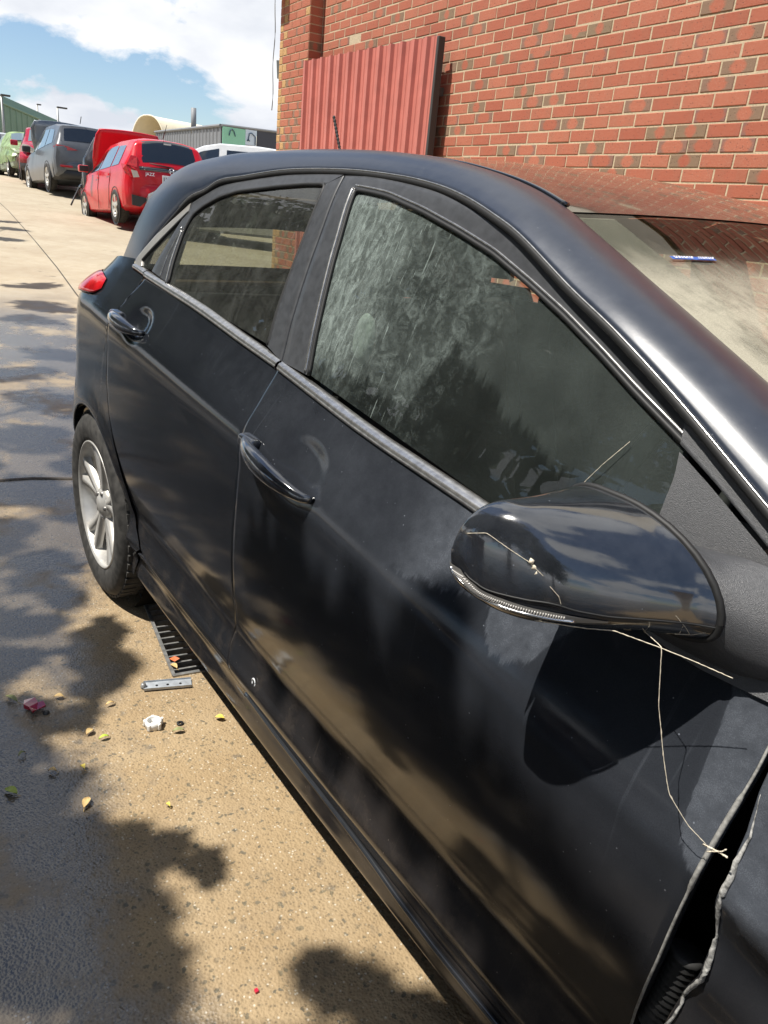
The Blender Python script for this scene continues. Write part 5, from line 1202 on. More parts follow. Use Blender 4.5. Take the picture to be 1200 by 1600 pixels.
mb = MB(); mb.lathe([(.001, .0), (.05, .004), (.055, -.01)], (0, 0, 0), n=16); o = mb.build('badge', M['chrome'], rsuv); o.rotation_euler = (0, 0, -math.pi/2); o.location = (2.355, 0, .66)
# green-wrapped car and the pale one at the frame edge
gc = Vector((-32.3, 4.05, 0)) + dd*1.27 - dn*.86
gw = mat('light_green_plastic_wrap', (0.20, 0.28, 0.12), 0.4, noise=0.45, nscale=5, bump=1.0, bscale=14)
gcar, gcb = make_car('wrapped_car', 'car covered in crumpled light green plastic beyond the red wagon', HATCH, cpaint('pale_green_paint', (.30, .36, .28)), place(gc.x, gc.y), ang+math.pi, WBJ, .31, tilt=-TILT)
G = []
for i in range(22):
    x = -.3+2.3*i/21; h = gcb.sec(min(x, 1.97)); row = []
    for s_ in (-1, 1):
        pts = [(s_*y, z) for y, z in h[3:]]; row += pts if s_ < 0 else pts[::-1][1:]
    G.append([(x+.02*rng.normal(), y*1.03+.012*rng.normal(), z+.02+.014*rng.normal()) for y, z in row])
MB().grid(G).build('plastic_cover', gw, gcar, False)
patch_top(gcb, 'windscreen', .95, .42, .98, .96, M['cgl'], gcar, off=.05)
pc = Vector((-36.2, 3.7, 0)) - dn*.9
pcar, pcb = make_car('pale_sedan', 'pale silver car cut off by the left edge behind the green wrapped car', HATCH, cpaint('pale_silver_paint', (.50, .52, .52), .3), place(pc.x, pc.y), ang+math.pi, WBJ, .31, tilt=-TILT)
patch_top(pcb, 'windscreen', .95, .42, .98, .96, M['cg'], pcar, off=.012)
for sd_ in (1, -1): patch_side(pcb, 'window', [(-.84,.08),(.86,.06),(.40,.84),(-.83,.87)], M['cg'], pcar, sd_)

# behind the red hatchback: white van side-on, small red car with white tailgate up, silver car roof
VAN = [(-2.4,.4,.88,1.15,.88,1.70,.78,.04),(-2.35,.3,.93,1.16,.92,1.76,.78,.05),(-1,.28,.94,1.15,.93,1.82,.76,.06),(.1,.28,.94,1.13,.93,1.80,.76,.06),(.55,.28,.94,1.12,.92,1.70,.74,.06),(1.62,.28,.93,1.14,.90,1.22,.74,.05),(2.2,.3,.90,1.02,.86,1.08,.70,.04),(2.42,.36,.82,.9,.78,.95,.62,.02),(2.46,.45,.78,.7,.74,.72,.6,.01)]
wht = cpaint('white_van_paint', (.66, .68, .70))
van, vb = make_car('white_van', 'white van standing side-on behind the red hatchback', VAN, wht, place(-23.6, 8.55), math.radians(-121), (-1.5, 1.5), .34, tilt=0)
for sd_ in (1, -1):
    patch_side(vb, 'window', [(.10,.06),(1.35,.04),(.64,.80),(.10,.84)], M['cg'], van, sd_); patch_side(vb, 'window', [(-2.0,.10),(-.12,.08),(-.12,.80),(-2.0,.78)], M['cg'], van, sd_)
    rbox('wing_mirror', (1.2, sd_*1.06, 1.28), (.16, .2, .24), wht, van, None, .03)
patch_top(vb, 'windscreen', 1.55, .70, .98, .98, M['cgl'], van, off=.014)
rcar, rcb = make_car('small_red_car', 'small red car with white tailgate raised, between the hatchback and the van', HATCH, red, place(-30.6, 10.3), math.radians(-105), WBJ, .31, tilt=0)
for sd_ in (1, -1):
    patch_side(rcb, 'window', [(-1.42,.10),(-.92,.08),(-.90,.86),(-1.36,.84)], M['cgl'], rcar, sd_); patch_side(rcb, 'window', [(-.84,.08),(-.02,.06),(-.10,.86),(-.83,.87)], M['cgl'], rcar, sd_); patch_side(rcb, 'window', [(.05,.06),(.86,.06),(.40,.84),(-.03,.87)], M['cg'], rcar, sd_)
silver = cpaint('silver_paint', (.42, .44, .47), .6)
scar, scb = make_car('silver_hatchback', 'silver car whose roof shows just above the black roof, in front of the white van', HATCH, silver, place(-14.5, 5.35), math.radians(-128), WBJ, .31, tilt=0)
for sd_ in (1, -1): patch_side(scb, 'window', [(-1.42,.10),(.86,.06),(.40,.84),(-1.36,.84)], M['cg'], scar, sd_)
patch_top(scb, 'windscreen', .95, .42, .98, .96, M['cgl'], scar, off=.012); patch_top(scb, 'rear_window', -1.775, -1.935, .97, 1.0, M['cg'], scar, off=.012)
tg = [[(-1.70-.62*k, t*.62, 1.52+.16*math.sin(k*2.2)) for t in np.linspace(-1, 1, 9)] for k in np.linspace(0, 1, 7)]
o = MB().grid(tg).build('raised_tailgate', wht, rcar); so = o.modifiers.new('thickness', 'SOLIDIFY'); so.thickness = .06

# ------------------------------------------------------------------ buildings, shelter and poles beyond
def ribbed(name, base, per=.6):
    m, t, p = new(name); g = N(t, 'ShaderNodeNewGeometry'); n = noise(t, g.outputs['Position'], 1.2, 4)
    L(t, mixc(t, mapr(t, n, .3, .7), base, tuple(c*.86 for c in base)), p.inputs['Base Color']); p.inputs['Roughness'].default_value = .55; return m
def slab_building(name, label, pts, z0, z1, m, cat='building', rib=.75, roofm=None, group=None):
    """pts: plan corners (x,y) of the visible faces in order, left to right"""
    c = Vector((sum(p[0] for p in pts)/len(pts), sum(p[1] for p in pts)/len(pts), z0)); r = thing(name, label, cat, tuple(c), 0, group)
    for kk, (a, b) in enumerate(zip(pts[:-1], pts[1:])):
        a, b = Vector((*a, 0)), Vector((*b, 0)); d = (b-a); ln = d.length; d.normalize(); n = Vector((d.y, -d.x, 0)); 
        if n.dot(Vector((1, -.2, 0))) < 0: n = -n
        k = max(2, int(ln/rib)); prof = []
        for i in range(k):
            s0 = ln*i/k; w = ln/k
            prof += [(s0, 0), (s0+w*.78, 0), (s0+w*.83, .06), (s0+w*.95, .06)]
        prof.append((ln, 0))
        za, zb2 = (z1, z1) if isinstance(z1, (int, float)) else z1[kk:kk+2]
        P = [[a+d*s_+n*h+Vector((0, 0, z))-c for z in (z0, za+(zb2-za)*s_/ln)] for s_, h in prof]
        MB().grid(P).build('wall_cladding', m, r, False)
        mb = MB(); mb.tube([a+n*.05+Vector((0, 0, za))-c, b+n*.05+Vector((0, 0, zb2))-c], .09, 6); mb.build('roof_edge', roofm or m, r, False)
    top = [Vector((*p, (z1 if isinstance(z1, (int, float)) else z1[i])-.05))-c for i, p in enumerate(pts)]; far = [p+Vector((-9, 6, 0)) for p in top]
    mb = MB(); mb.grid([top, far]); mb.build('roof', roofm or m, r, False)
    return r
gw_ = ribbed('grey_cladding', (0.20, 0.205, 0.215)); dkw = ribbed('dark_grey_cladding', (0.055, 0.058, 0.075))
bz = 4.98
bld = slab_building('grey_building', 'low dark grey clad building with a pale green sign behind the cars', [(-65.6, 20.6), (-44.12, 17.0)], 1.2, [5.55, 4.95], gw_, rib=.9)
dkr = mk('dark_wall', [Vector(p)-bld.location for p in ((-44.02, 19.06, 1.2), (-44.0, 23.5, 1.2), (-44.0, 23.5, 5.1), (-44.02, 19.06, 4.98))], [(0, 1, 2, 3)], dkw, bld, False)
mk('side_wall', [Vector(p)-bld.location for p in ((-44.15, 17.0, 1.2), (-44.06, 19.06, 1.2), (-44.06, 19.06, 4.97), (-44.15, 17.0, 4.94))], [(0, 1, 2, 3)], dkw, bld, False)
mb = MB(); mb.tube([Vector((-44.05, 17.0, 4.97))-bld.location, Vector((-43.95, 23.5, 5.12))-bld.location], .07, 6); mb.build('roof_edge', gw_, bld, False)
# signboard
sg = thing('sign_board', 'pale green and white sign board with a dark arm drawing on the grey building corner', 'sign', (-43.93, 17.9, 3.85))
SGN = Vector((-43.93, 17.9, 3.85))
def sq(name, y0, y1, z0, z1, m, dx=0.0): return mk(name, [Vector((-43.98+dx, y0, z0))-SGN, Vector((-43.98+dx, y1, z0))-SGN, Vector((-43.98+dx, y1, z1))-SGN, Vector((-43.98+dx, y0, z1))-SGN, Vector((-44.03+dx, y0, z0))-SGN, Vector((-44.03+dx, y1, z0))-SGN, Vector((-44.03+dx, y1, z1))-SGN, Vector((-44.03+dx, y0, z1))-SGN], [(0,1,2,3),(4,7,6,5),(0,4,5,1),(1,5,6,2),(2,6,7,3),(3,7,4,0)], m, sg, False)
sq('green_panel', 17.03, 18.36, 3.80, 4.92, mat('mint_green_print', (0.28, 0.60, 0.42), .5))
sq('picture_panel', 18.37, 19.03, 3.80, 4.94, mat('pale_blue_print', (0.62, 0.72, 0.82), .5))
sq('picture_base', 18.39, 19.01, 3.82, 4.16, mat('scrap_heap_print', (0.40, 0.34, 0.27), .6, noise=.6, nscale=9), .02)
ink = mat('sign_ink', (0.03, 0.06, 0.11), .5)
def sline(pts, w=.028): mb = MB(); mb.tube([Vector((-43.94, y, z))-SGN for y, z in pts], w, 5); mb.build('arm_drawing', ink, sg, False)
sline([(17.38, 4.50), (17.46, 4.78), (17.55, 4.84), (17.66, 4.74), (17.75, 4.50)]); sline([(18.52, 4.38), (18.58, 4.74), (18.72, 4.78), (18.94, 4.62), (18.95, 4.20)]); sline([(18.46, 4.36), (18.52, 4.46), (18.62, 4.36)])
text('sign_lettering', 'MANCO', .26, ink, sg, (-43.93, 17.68, 4.32), (math.pi/2, 0, math.pi/2), .006)
mb = MB(); mb.tube([(-52.0, 18.45, 4.9), (-52.0, 18.45, 6.35)], .17, 10); tag(mb.build('vent_pipe', mat('grey_pipe', (.22, .23, .24), .6)), 'grey vent pipe standing on the grey building roof', 'vent pipe')
# cream dome shelter
dome = thing('dome_shelter', 'cream fabric dome shelter with open arched end beyond the cars', 'shelter', (-82, 25.5, 1.8))
dc_ = Vector((-82.0, 25.4, 1.8)); ax_ = Vector((.05, .60, 0)).normalized(); dlen = Vector((-.30, 1, 0)).normalized()
cr_ = Vector((.84, .54, 0)).normalized(); G = []; G2 = []
R_, H_ = 2.35, 6.2
for i in range(10):
    G.append([dc_+dlen*(1.7*i)+cr_*(R_*math.copysign(abs(math.cos(a))**.8, math.cos(a)))+Vector((0, 0, H_*math.sin(a)**.75-.01*i)) - dome.location for a in np.linspace(0.001, math.pi-.001, 25)])
fab = mat('cream_fabric', (0.78, 0.70, 0.52), .7, noise=.05, nscale=1.5)
MB().grid(G).build('cover', fab, dome)
for z in (2.4, 4.0, 5.2):
    mb = MB(); mb.tube([dc_+dlen*3.6+cr_*x_+Vector((0, 0, z))-dome.location for x_ in (-2.1, 0, 2.1)], .06, 5); mb.build('end_brace', mat('brown_brace', (.30, .23, .13), .7), dome)
mb = MB(); mb.grid([[dc_+dlen*4.0+cr_*(R_*.97*math.cos(a))*k+Vector((0, 0, H_*.97*math.sin(a)**.75*k+.02))-dome.location for a in np.linspace(0, math.pi, 21)] for k in (0.02, .5, 1)]); mb.build('end_wall', mat('tan_end_fabric', (.55, .43, .23), .8, noise=.1, nscale=1), dome)
for j in (0,):
    mb = MB(); mb.tube([Vector(p) for p in G[0]], .08, 6); mb.build('arch_rim', fab, dome)
# green shed at the left edge
shed = slab_building('green_shed', 'long green corrugated shed at the left edge beyond the cars', [(-64.0, 3.4), (-80.5, 15.14)], 4.4, [7.6, 6.25], ribbed('green_cladding', (.17, .27, .19)), rib=1.0)
mb = MB(); mb.add([Vector((x, y, z))-shed.location for x, y in ((-64.0, 3.4), (-80.5, 15.14)) for z in (1.6, 4.45)], [(0, 1, 3, 2)]); mb.build('brick_base', mat('brown_brick_base', (.22, .15, .11), .9, noise=.4, nscale=2), shed, False)
mb = MB(); mb.tube([Vector((-80.4, 15.1, z))-shed.location for z in (1.6, 6.2)], .12, 6); mb.build('downpipe', mat('pale_pipe', (.5, .5, .48), .6), shed, False)
# bits of far fence and trees along the skyline
def pole(label, x, y, z1, arm, group='street lights in the distance'):
    r = thing('street_light', label, 'street light', (x, y, gz(x)), 0, group); h = z1-gz(x)
    mb = MB(); mb.tube([(0, 0, 0), (0, 0, h)], [.10, .07], 8); mb.build('pole', M['steel'], r)
    mb = MB(); mb.box((arm*.35, .35*abs(arm), h+.05), (.35, .9*abs(arm), .10)); mb.build('lamp_head', M['darkpost'], r, False); return r
pole('grey street light at the left edge in front of the green shed', -60.5, 8.85, 6.05, .6)
pole('dark street light with angled head rising behind the grey wagon', -70.2, 14.45, 6.55, .8)
pole('faint thin pole beside the corner of the green shed', -89.4, 16.95, 8.0, .4)
leafm = mat('distant_foliage', (0.055, 0.085, 0.03), .8, noise=.5, nscale=1.2)
def leaf_mass(name, spots, per, size, m, parent=None, seedv=3):
    r = np.random.default_rng(seedv); v = []; f = []
    for (x, y, z, rad) in spots:
        P = r.normal(0, 1, (per, 3)); P = P/np.linalg.norm(P, axis=1)[:, None]*(r.random((per, 1))**.45)*rad
        for p in P:
            a = r.normal(0, 1, 3); a /= np.linalg.norm(a); b = np.cross(a, r.normal(0, 1, 3)); b /= np.linalg.norm(b)+1e-9; s_ = size*(.6+.8*r.random()); c = p+np.array((x, y, z)); k = len(v)
            v += [tuple(c-a*s_), tuple(c+b*s_*.45), tuple(c+a*s_), tuple(c-b*s_*.45)]; f.append((k, k+1, k+2, k+3))
    return mk(name, v, f, m, parent, False)
def simple_tree(label, x, y, h, rad, seedv):
    r = thing('tree', label, 'tree', (x, y, gz(x)), 0, 'trees in the distance')
    mb = MB(); mb.tube([(0, 0, 0), (.1, 0, h*.45), (0, .1, h*.8)], [.22, .15, .05], 7); mb.build('trunk', mat('grey_bark', (.12, .10, .08), .9), r)
    rr = np.random.default_rng(seedv); sp = [(rr.normal(0, rad*.45), rr.normal(0, rad*.45), h*.7+rr.normal(0, h*.13), rad*.45) for _ in range(12)]
    leaf_mass('crown', sp, 160, .14, leafm, r, seedv)
simple_tree('small distant tree beside the end of the green shed', -88, 17.2, 3.6, 1.5, 5)
simple_tree('low distant tree behind the raised red bonnet', -92, 24.6, 3.4, 1.6, 6)

# ------------------------------------------------------------------ litter on the concrete
lit = thing('bottle_cap', 'white plastic screw collar lying on the concrete below the rear door', 'plastic cap', (-1.822, -.940, 0), .4)
wp = mat('white_plastic', (.72, .71, .68), .5)
MB().lathe([(.019, .001), (.0215, .0), (.0215, .019), (.016, .021), (.0150, .019), (.0150, .006), (.001, .006)], (0, 0, 0), 'z', 32).build('collar', wp, lit)
for k in range(5):
    a = 2*math.pi*k/5; rbox('lug', (.0225*math.cos(a), .0225*math.sin(a), .010), (.007, .009, .018), wp, lit, Matrix.Rotation(a, 3, 'Z'), .002)
stp = thing('metal_strip', 'thin galvanised metal strip with holes lying past the end of the drain grate', 'metal strip', (-1.981, -.846, 0), math.atan2(.13, .04))
mb = MB(); mb.grid([[(x, y, z) for y, z in ((-.021, .012), (-.020, .004), (.020, .004), (.021, .010))] for x in np.linspace(-.066, .066, 12)]); o = mb.build('strip', mat('pale_galvanised', (.40, .43, .46), .45, metal=.3, noise=.2, nscale=50), stp, False); so = o.modifiers.new('thickness', 'SOLIDIFY'); so.thickness = .0015
for x in (-.03, .0, .035): MB().lathe([(.0005, .0060), (.0038, .0060)], (x, 0, 0), 'z', 10).build('hole', M['void'], stp)
MB().lathe([(.001, .016), (.006, .016), (.008, .008), (.009, .005)], (-.066, .0, 0), 'z', 14).build('rivet', M['steel'], stp)
rl = thing('broken_lens', 'shard of broken red lens lying on the wet concrete', 'lens fragment', (-2.036, -1.192, 0), .3)
G = [(-.030, -.010), (-.020, .016), (.004, .012), (.012, .022), (.032, .018), (.028, -.004), (.034, -.020), (.010, -.016), (-.008, -.022)]
mb = MB(); mb.add([(x, y, .004+.008*abs(x)/.03) for x, y in G]+[(x, y, .012+.008*abs(y)/.02) for x, y in G], [tuple(range(9))[::-1], tuple(range(9, 18))]+[(i, (i+1) % 9, 9+(i+1) % 9, 9+i) for i in range(9)]); bevel(mb.build('shard', mat('crimson_plastic', (.36, .012, .05), .15, coat=1), rl, False), .0015)
MB().lathe([(.001, .006), (.008, .005), (.009, .001)], (.042, .012, 0), 'z', 12).build('clip', M['bplastic'], rl)
chip = thing('red_chip', 'tiny red plastic chip on dry concrete near the lower frame edge', 'plastic chip', (-1.015, -1.024, 0))
mb = MB(); mb.box((0, 0, .003), (.007, .006, .005)); mb.build('chip', mat('red_chip', (.55, .02, .05), .3), chip, False)
stx = thing('black_washer', 'small black washer lying beside the white plastic collar', 'washer', (-1.800, -.876, 0))
MB().lathe([(.004, .004), (.0085, .005), (.009, .001), (.004, .001)], (0, 0, 0), 'z', 16).build('washer', M['rubber'], stx)
LC = {'green': (.30, .36, .06), 'olive': (.24, .25, .10), 'yellow': (.62, .50, .09), 'tan': (.55, .38, .16), 'lime': (.42, .56, .05)}
LM = {k: mat(k+'_leaf', c, .6, noise=.15, nscale=150) for k, c in LC.items()}
def leaf(x, y, ln, wd, a, c, label):
    r = thing('leaf', label, 'leaf', (x, y, .0), a, 'fallen leaves on the concrete'); G = []
    for i in range(7):
        t = i/6; w = wd*math.sin(math.pi*min(.98, t*.96+.02))**.8/2; z = .003+.006*math.sin(t*3)+.002
        G.append([(ln*(t-.5), -w, z+.004), (ln*(t-.5), 0, z), (ln*(t-.5), w, z+.003)])
    MB().grid(G).build('blade', LM[c], r)
    mb = MB(); mb.tube([(ln*.48, 0, .004), (ln*.72, .003, .002)], .0008, 5); mb.build('stalk', LM['tan'], r)
for a_l in [(-2.095, -1.235, .046, .016, .5, 'olive', 'olive green leaf left of the red lens shard'), (-2.05, -1.125, .026, .017, 1.1, 'tan', 'tan leaf just right of the red lens shard'),
            (-1.864, -1.092, .024, .016, 2.2, 'tan', 'small tan leaf next to the bright lime leaf'), (-1.825, -1.067, .026, .011, 1.6, 'lime', 'bright lime green leaf standing on edge'),
            (-1.738, -1.14, .017, .012, .2, 'yellow', 'tiny yellow leaf below the lime green leaf'), (-1.757, -1.205, .020, .013, 1.0, 'tan', 'pale tan leaf fragment left of the tiny yellow leaf'),
            (-1.851, -1.255, .018, .010, 2.0, 'olive', 'small pale green leaf on the wet patch below the red shard'), (-1.729, -1.300, .036, .020, .6, 'green', 'broad green leaf on the dark wet concrete at left'),
            (-1.615, -1.163, .034, .017, -.6, 'tan', 'large tan leaf on the lower sandy concrete'), (-1.522, -1.007, .014, .010, .4, 'yellow', 'tiny yellow leaf alone on lower dry concrete'),
            (-1.77, -.777, .026, .018, .9, 'yellow', 'pale yellow leaf close to the sill shadow'), (-1.768, -.893, .030, .014, 1.3, 'olive', 'crumpled olive leaf right of the white collar'),
            (-1.959, -1.014, .024, .010, 1.7, 'tan', 'narrow yellowish leaf between the shard and the metal strip'), (-2.06, -.80, .030, .018, .3, 'tan', 'brown leaf caught on the end of the grate')]:
    leaf(*a_l)
og = thing('orange_scrap', 'small orange scrap lying on the end of the drain grate', 'scrap', (-2.095, -.785, 0), .4)
mb = MB(); mb.add([(-.014, -.008, .007), (.012, -.010, .009), (.016, .006, .014), (-.006, .011, .010), (0, 0, .018)], [(0, 1, 4), (1, 2, 4), (2, 3, 4), (3, 0, 4)]); mb.build('scrap', mat('orange_plastic', (.62, .14, .04), .5), og, False)

# ------------------------------------------------------------------ cobweb threads over the mirror and door
web = thing('cobweb', 'dusty pale cobweb threads hanging from the door mirror to the door edge', 'cobweb', (-.55, -.93, .93))
wm = mat('dusty_silk', (.62, .55, .43), .9, noise=.3, nscale=300)
def strand(pts, r, lumps=True, name='thread'):
    q = resamp(pts, max(14, int(len(pts)*12)), 2); rr = [r*(.8+.35*rng.random())*(1.8 if lumps and rng.random() < .04 else 1) for _ in q]
    q = q + rng.normal(0, r*.18, q.shape)
    mb = MB(); mb.tube([Vector(p)-web.location for p in q], rr, 6); mb.build(name, wm, web)
def mp(s, deg, d=.002): p = mir(s, math.radians(deg)); return tuple(p+(p-Vector(MC)).normalized()*d)
WEB = [[mp(.38, -30), mp(.55, -32, .003), (-.545,-.905,.9605), (-.5085,-.880,.9552), (-.4800,-.862,.9505), (-.4513,-.846,.9455)],
       [mp(.76, -38, .001), (-.5060,-.882,.958), (-.4928,-.885,.9034), (-.4736,-.885,.8537), (-.4593,-.885,.8227), (-.4375,-.876,.7979), (-.4194,-.868,.7862)]]
strand(WEB[0], .0005); strand(WEB[1], .0004)
strand([(-.7394,-.7545,1.0254), (-.72,-.746,1.058), (-.700,-.7325,1.0898)], .0004, False)
strand([(-.424,-.866,.782), (-.410,-.866,.786), (-.399,-.866,.788)], .0010); strand([(-.418,-.866,.778), (-.405,-.867,.790), (-.402,-.866,.795)], .0006)
for a_, b_ in (((.70, -30), (.72, -62)), ((.72, -20), (.80, -60)), ((.84, -6), (.86, -40)), ((.80, 2), (.90, -20)), ((.10, 84), (.28, 40)), ((.28, 40), (.38, 22)), ((.40, 15), (.44, 2)), ((.86, -30), (.95, -10))):
    strand([mp(*a_, .0012), mp((a_[0]+b_[0])/2+.01, (a_[1]+b_[1])/2, .0014), mp(*b_, .0012)], .0003, False)
mb = MB(); c_ = mir(.335, math.radians(30)); 
for k in range(3): mb.tube([c_-web.location+Vector((.003*k, .002*k, .003-.005*k)), c_-web.location+Vector((.003*k+.003, .003*k+.003, .002-.006*k))], [.003, .0022], 7)
o = mb.build('dirt_crumb', wm, web); o['kind'] = 'stuff'
mb = MB(); ce = Vector((-1.425, -(Yw(-1.425, .351)+.0005), .351)); mb.tube([ce+Vector((.007*math.cos(a), -.0004, .009*math.sin(a))) for a in np.linspace(0, 2*math.pi, 18)], .0016, 6); mb.build('paint_chip', M['plate'], fdoor)

# windscreen sticker
stw = []
def wsp(i, j): a, b = int(i), int(j); fi, fj = i-a, j-b; P_ = lambda m, n: Vector(wsl[m][n]); return (P_(a, b)*(1-fi)*(1-fj)+P_(a+1, b)*fi*(1-fj)+P_(a, b+1)*(1-fi)*fj+P_(a+1, b+1)*fi*fj)+Vector((.002, 0, .003))
sb = mat('blue_sticker', (.03, .10, .38), .4); swm = mat('white_print', (.75, .75, .78), .5)
I0, I1, J0, J1 = 3.95, 4.2, 2.0, 4.1
MB().grid([[wsp(I0+(I1-I0)*a, J0+(J1-J0)*b) for b in np.linspace(0, 1, 9)] for a in (0, .5, 1)]).build('windscreen_sticker', sb, ws)
pr = MB()
for row, (a0, b0) in enumerate(((.15, .40), (.55, .80))):
    b = .05
    while b < .95:
        w = .02+.05*random.random()
        if abs(b-.5) > .05: pr.grid([[wsp(I0+(I1-I0)*aa, J0+(J1-J0)*bb)+Vector((.001, 0, .0012)) for bb in (b, min(.97, b+w))] for aa in (a0, b0)])
        b += w+.02
o = pr.build('sticker_print', swm, ws, False); o['kind'] = 'stuff'

# ------------------------------------------------------------------ what stands behind the photographer: it shades the yard and shows in the paint
tree = thing('shade_tree', 'leafy tree behind the camera whose broken shade lies over the concrete', 'tree', (-3.6, -6.6, 0))
tm = mat('shade_tree_leaves', (0.05, 0.085, 0.022), .55, noise=.4, nscale=3); bark = mat('brown_bark', (.13, .095, .065), .9, noise=.4, nscale=8, bump=.6, bscale=30)
S_ = SUN_TO
def over(x, y, z, h):                                       # the spot at height h that shades (x, y, z)
    t = (h-z)/S_.z; return (x+S_.x*t, y+S_.y*t, h)
clumps = []
tr_ = np.random.default_rng(5)
SHADE = [(-1.18,-1.16,.06),(-1.12,-1.20,.07),(-1.28,-1.22,.08),(-1.35,-1.30,.08),(-1.22,-1.30,.09),(-1.45,-1.22,.06),(-1.50,-1.32,.07),(-1.58,-1.26,.05),(-1.70,-1.22,.05),(-1.05,-1.24,.08),(-1.80,-1.36,.08),(-1.92,-1.28,.06),(-2.02,-1.20,.06),(-2.62,-.98,.06),(-2.75,-1.05,.10),(-2.95,-1.0,.12),(-3.35,-.75,.14),(-3.9,-.6,.16),(-1.62,-1.36,.10),(-1.40,-1.42,.13),(-1.25,-1.30,.10),(-1.55,-1.20,.035),(-1.47,-1.12,.045),(-1.40,-1.05,.035),(-1.33,-1.00,.025),(-1.38,-1.16,.045),(-1.28,-1.13,.05),(-1.22,-1.20,.06),(-1.75,-1.30,.06),(-1.86,-1.24,.05),(-1.95,-1.12,.05),(-2.08,-1.02,.055),(-2.15,-.93,.06),(-2.25,-1.0,.08),(-2.35,-.93,.06),(-2.5,-1.15,.10),(-2.30,-1.22,.08),
         (-.86,-.84,.05),(-.93,-.86,.06),(-.80,-.80,.05),(-.74,-.86,.07),(-1.0,-.92,.04),(-3.2,-1.1,.18),(-3.6,-.9,.2),(-4.3,-.75,.25),(-4.9,-.5,.28),(-5.6,-.55,.25),(-6.1,-.2,.25),(-7.3,-.2,.25),(-7.9,.1,.3),(-9.1,.25,.25),(-13.2,.6,.35),(-14.6,1.0,.30),(-15.8,1.1,.25)]
for x, y, r in SHADE:
    h = 2.9+1.7*tr_.random() if x > -3 else 4.5+2.0*tr_.random()
    for _k in range(4 if r > .045 else 2):
        a_, q_ = tr_.uniform(0, 6.28), r*tr_.uniform(.15, .8); p = over(x+q_*math.cos(a_), y+q_*math.sin(a_), gz(x), h+tr_.normal(0, .4)); clumps.append((*p, r*.58))
    clumps.append((*over(x, y, gz(x), h), r*.75))
dense = set()
# shade lying on the lower part of the front door
for x, z, r in [(-.845,.80,.028),(-.855,.74,.030),(-.868,.68,.034),(-.882,.62,.038),(-.80,.60,.040),(-.72,.56,.042),(-.64,.53,.045),(-.56,.51,.045),(-.47,.48,.05),(-.90,.55,.04),(-.78,.53,.035),(-.66,.49,.04),(-1.02,.62,.05),(-1.14,.56,.05),(-1.25,.66,.05),(-1.36,.58,.05)]:
    p = over(x, -.868, z, 3.9+.4*tr_.random()); clumps.append((*p, r)); dense.add(len(clumps)-1)
for _ in range(420):                                        # the main crown: broken shade over the yard outside the picture
    x, y, r = tr_.uniform(-5.5, 2.5), tr_.uniform(-5.2, -1.75), tr_.uniform(.14, .30)
    if y < -1.62-(x+1.18)*.164*(1 if x < -1.18 else 0)-r: clumps.append((*over(x, y, 0, 4.3+2.2*tr_.random()), r))
for _ in range(90):                                         # added clumps stand for the camera holder's shade by the car, below frame
    x, y, r = tr_.uniform(-.62, 1.2), tr_.uniform(-1.9, -.90), tr_.uniform(.09, .2)
    if x-r > -.72: clumps.append((*over(x, y, 0, 4.3+1.5*tr_.random()), r))
for _ in range(520):                                        # crown edge whose shade ends just outside the picture
    x, y, r = tr_.uniform(-4.5, .4), tr_.uniform(-2.4, -.8), tr_.uniform(.08, .17)
    lim = -1.41-(x+1.18)*.164 if x < -1.18 else -1.41+(x+1.18)*1.67
    if lim-.75 < y < lim-r*.7: clumps.append((*over(x, y, 0, 3.9+1.8*tr_.random()), r))
n0 = len(clumps)
for _ in range(900):
    h = 3.2+4.2*tr_.random(); x, y = -3.5+tr_.normal(0, 4.5), -6.6+tr_.normal(0, 2.3); t = h/S_.z; sx, sy = x-S_.x*t, y-S_.y*t
    if sy < -1.75-(sx+1.18)*.164*(1 if sx < -1.18 else 0) -.35 and len(clumps) < n0+230 and -17 < x < 3.5: clumps.append((x, y, h, .22+.2*tr_.random()))
V, F = [], []
for ci, (x, y, z, r) in enumerate(clumps):
    k = int(18+r*300)*(4 if ci in dense else 1); P = tr_.normal(0, 1, (k, 3)); P = P/np.linalg.norm(P, axis=1)[:, None]*(tr_.random((k, 1))**.5)*r
    for p in P:
        a = tr_.normal(0, 1, 3); a /= np.linalg.norm(a); b = np.cross(a, tr_.normal(0, 1, 3)); b /= np.linalg.norm(b)+1e-9; s_ = .034+.036*tr_.random()+.02*min(1, r/.2); c = p+np.array((x, y, z))-np.array(tree.location); q = len(V)
        V += [tuple(c-a*s_), tuple(c+b*s_*.45), tuple(c+a*s_), tuple(c-b*s_*.45)]; F.append((q, q+1, q+2, q+3))
o = mk('crown', V, F, tm, tree, False)
mb = MB(); mb.tube([(0, 0, 0), (.1, .05, 1.4), (.0, .2, 2.8), (.2, .4, 4.4)], [.24, .19, .15, .06], 10)
mb.build('trunk', bark, tree)
for a in range(9):
    e_ = clumps[(a*31) % len(clumps)]; b0 = Vector((.05, .15, 2.2+.2*a)); t_ = Vector(e_[:3])-tree.location; m_ = b0.lerp(t_, .5)+Vector((0, 0, .3))
    mb = MB(); mb.tube([b0, m_, t_], [.07, .04, .012], 6); mb.build('limb', bark, tree)
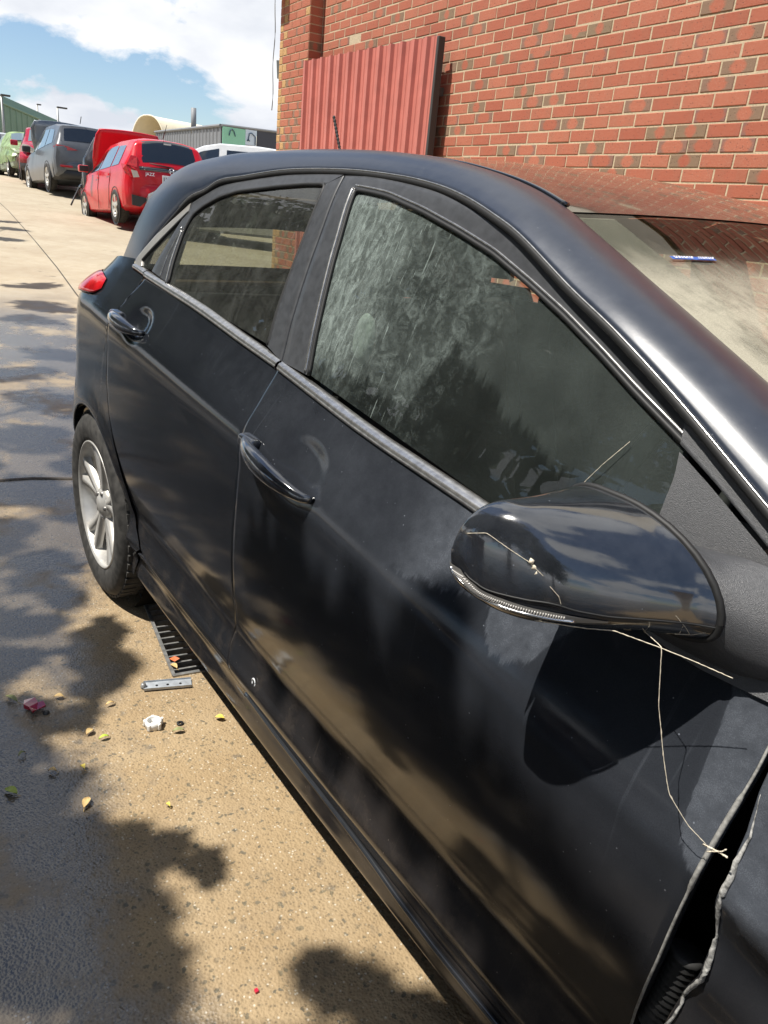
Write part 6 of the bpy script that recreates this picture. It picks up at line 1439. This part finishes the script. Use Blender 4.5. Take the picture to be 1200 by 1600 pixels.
for i, (x, y, h, r, lab) in enumerate([(-24, -9, 10.5, 4.2, 'unseen broad dark tree added far back along the yard edge'), (-17, -10.5, 12, 4.4, 'unseen tall dark tree added beside the yard behind the camera'), (-10.5, -11, 11.5, 4.2, 'unseen dark tree added left of the rusty shed'),
                                       (-4.5, -11.5, 12.5, 4.4, 'unseen tall dense tree added in front of the rusty shed'), (1.5, -11, 11.5, 4.2, 'unseen dense tree added right of the rusty shed'), (7.5, -10, 8.5, 3.4, 'unseen dense tree added behind the camera near the cream workshop')]):
    r_ = thing('tree', lab, 'tree', (x, y, gz(x)), 0, 'added trees behind the camera'); q = np.random.default_rng(40+i)  # unseen row added as a dark backdrop for the reflections
    mb = MB(); mb.tube([(0, 0, 0), (.1, 0, h*.4), (0, .1, h*.8)], [.28, .2, .06], 8); mb.build('trunk', bark, r_)
    leaf_mass('crown', [(q.normal(0, r*.45), q.normal(0, r*.35), h*(.30+.6*q.random()), r*.42) for _ in range(34)], 170, .30, tm, r_, 60+i)
bb_ = thing('rusty_shed', 'low rust brown shed across the yard behind the camera', 'shed', (-5.5, -15, 0))
rust = mat('rust_brown_sheet', (.17, .085, .055), .8, noise=.3, nscale=2)
prof = [[Vector((x+(.25 if k % 2 else 0), 0+(.06 if k % 2 else 0), z)) for z in (0, 2.6)] for k, x in enumerate(np.arange(-6, 3, .35))]
MB().grid(prof).build('sheet_wall', rust, bb_, False); MB().grid([[(-6, .2, 2.6), (3, .2, 2.6)], [(-6, -4, 3.1), (3, -4, 3.1)]]).build('roof', rust, bb_, False)
cs = thing('cream_workshop', 'cream ribbed workshop standing ahead of the black car', 'workshop', (7.5, 1.0, 0))
crm = mat('cream_ribbed_sheet', (.50, .44, .34), .5, noise=.06, nscale=1)
P = [[Vector((0+(.035 if k % 4 in (2, 3) else 0)*-1, y, z)) for z in (0, 4.4)] for k, y in enumerate(np.arange(-2.0, 8.0, .09))]
MB().grid(P).build('ribbed_wall', crm, cs, False); MB().grid([[(-.4, -2.2, 4.4), (-.4, 8, 4.4)], [(6, -2.2, 5.4), (6, 8, 5.4)]]).build('roof', crm, cs, False)
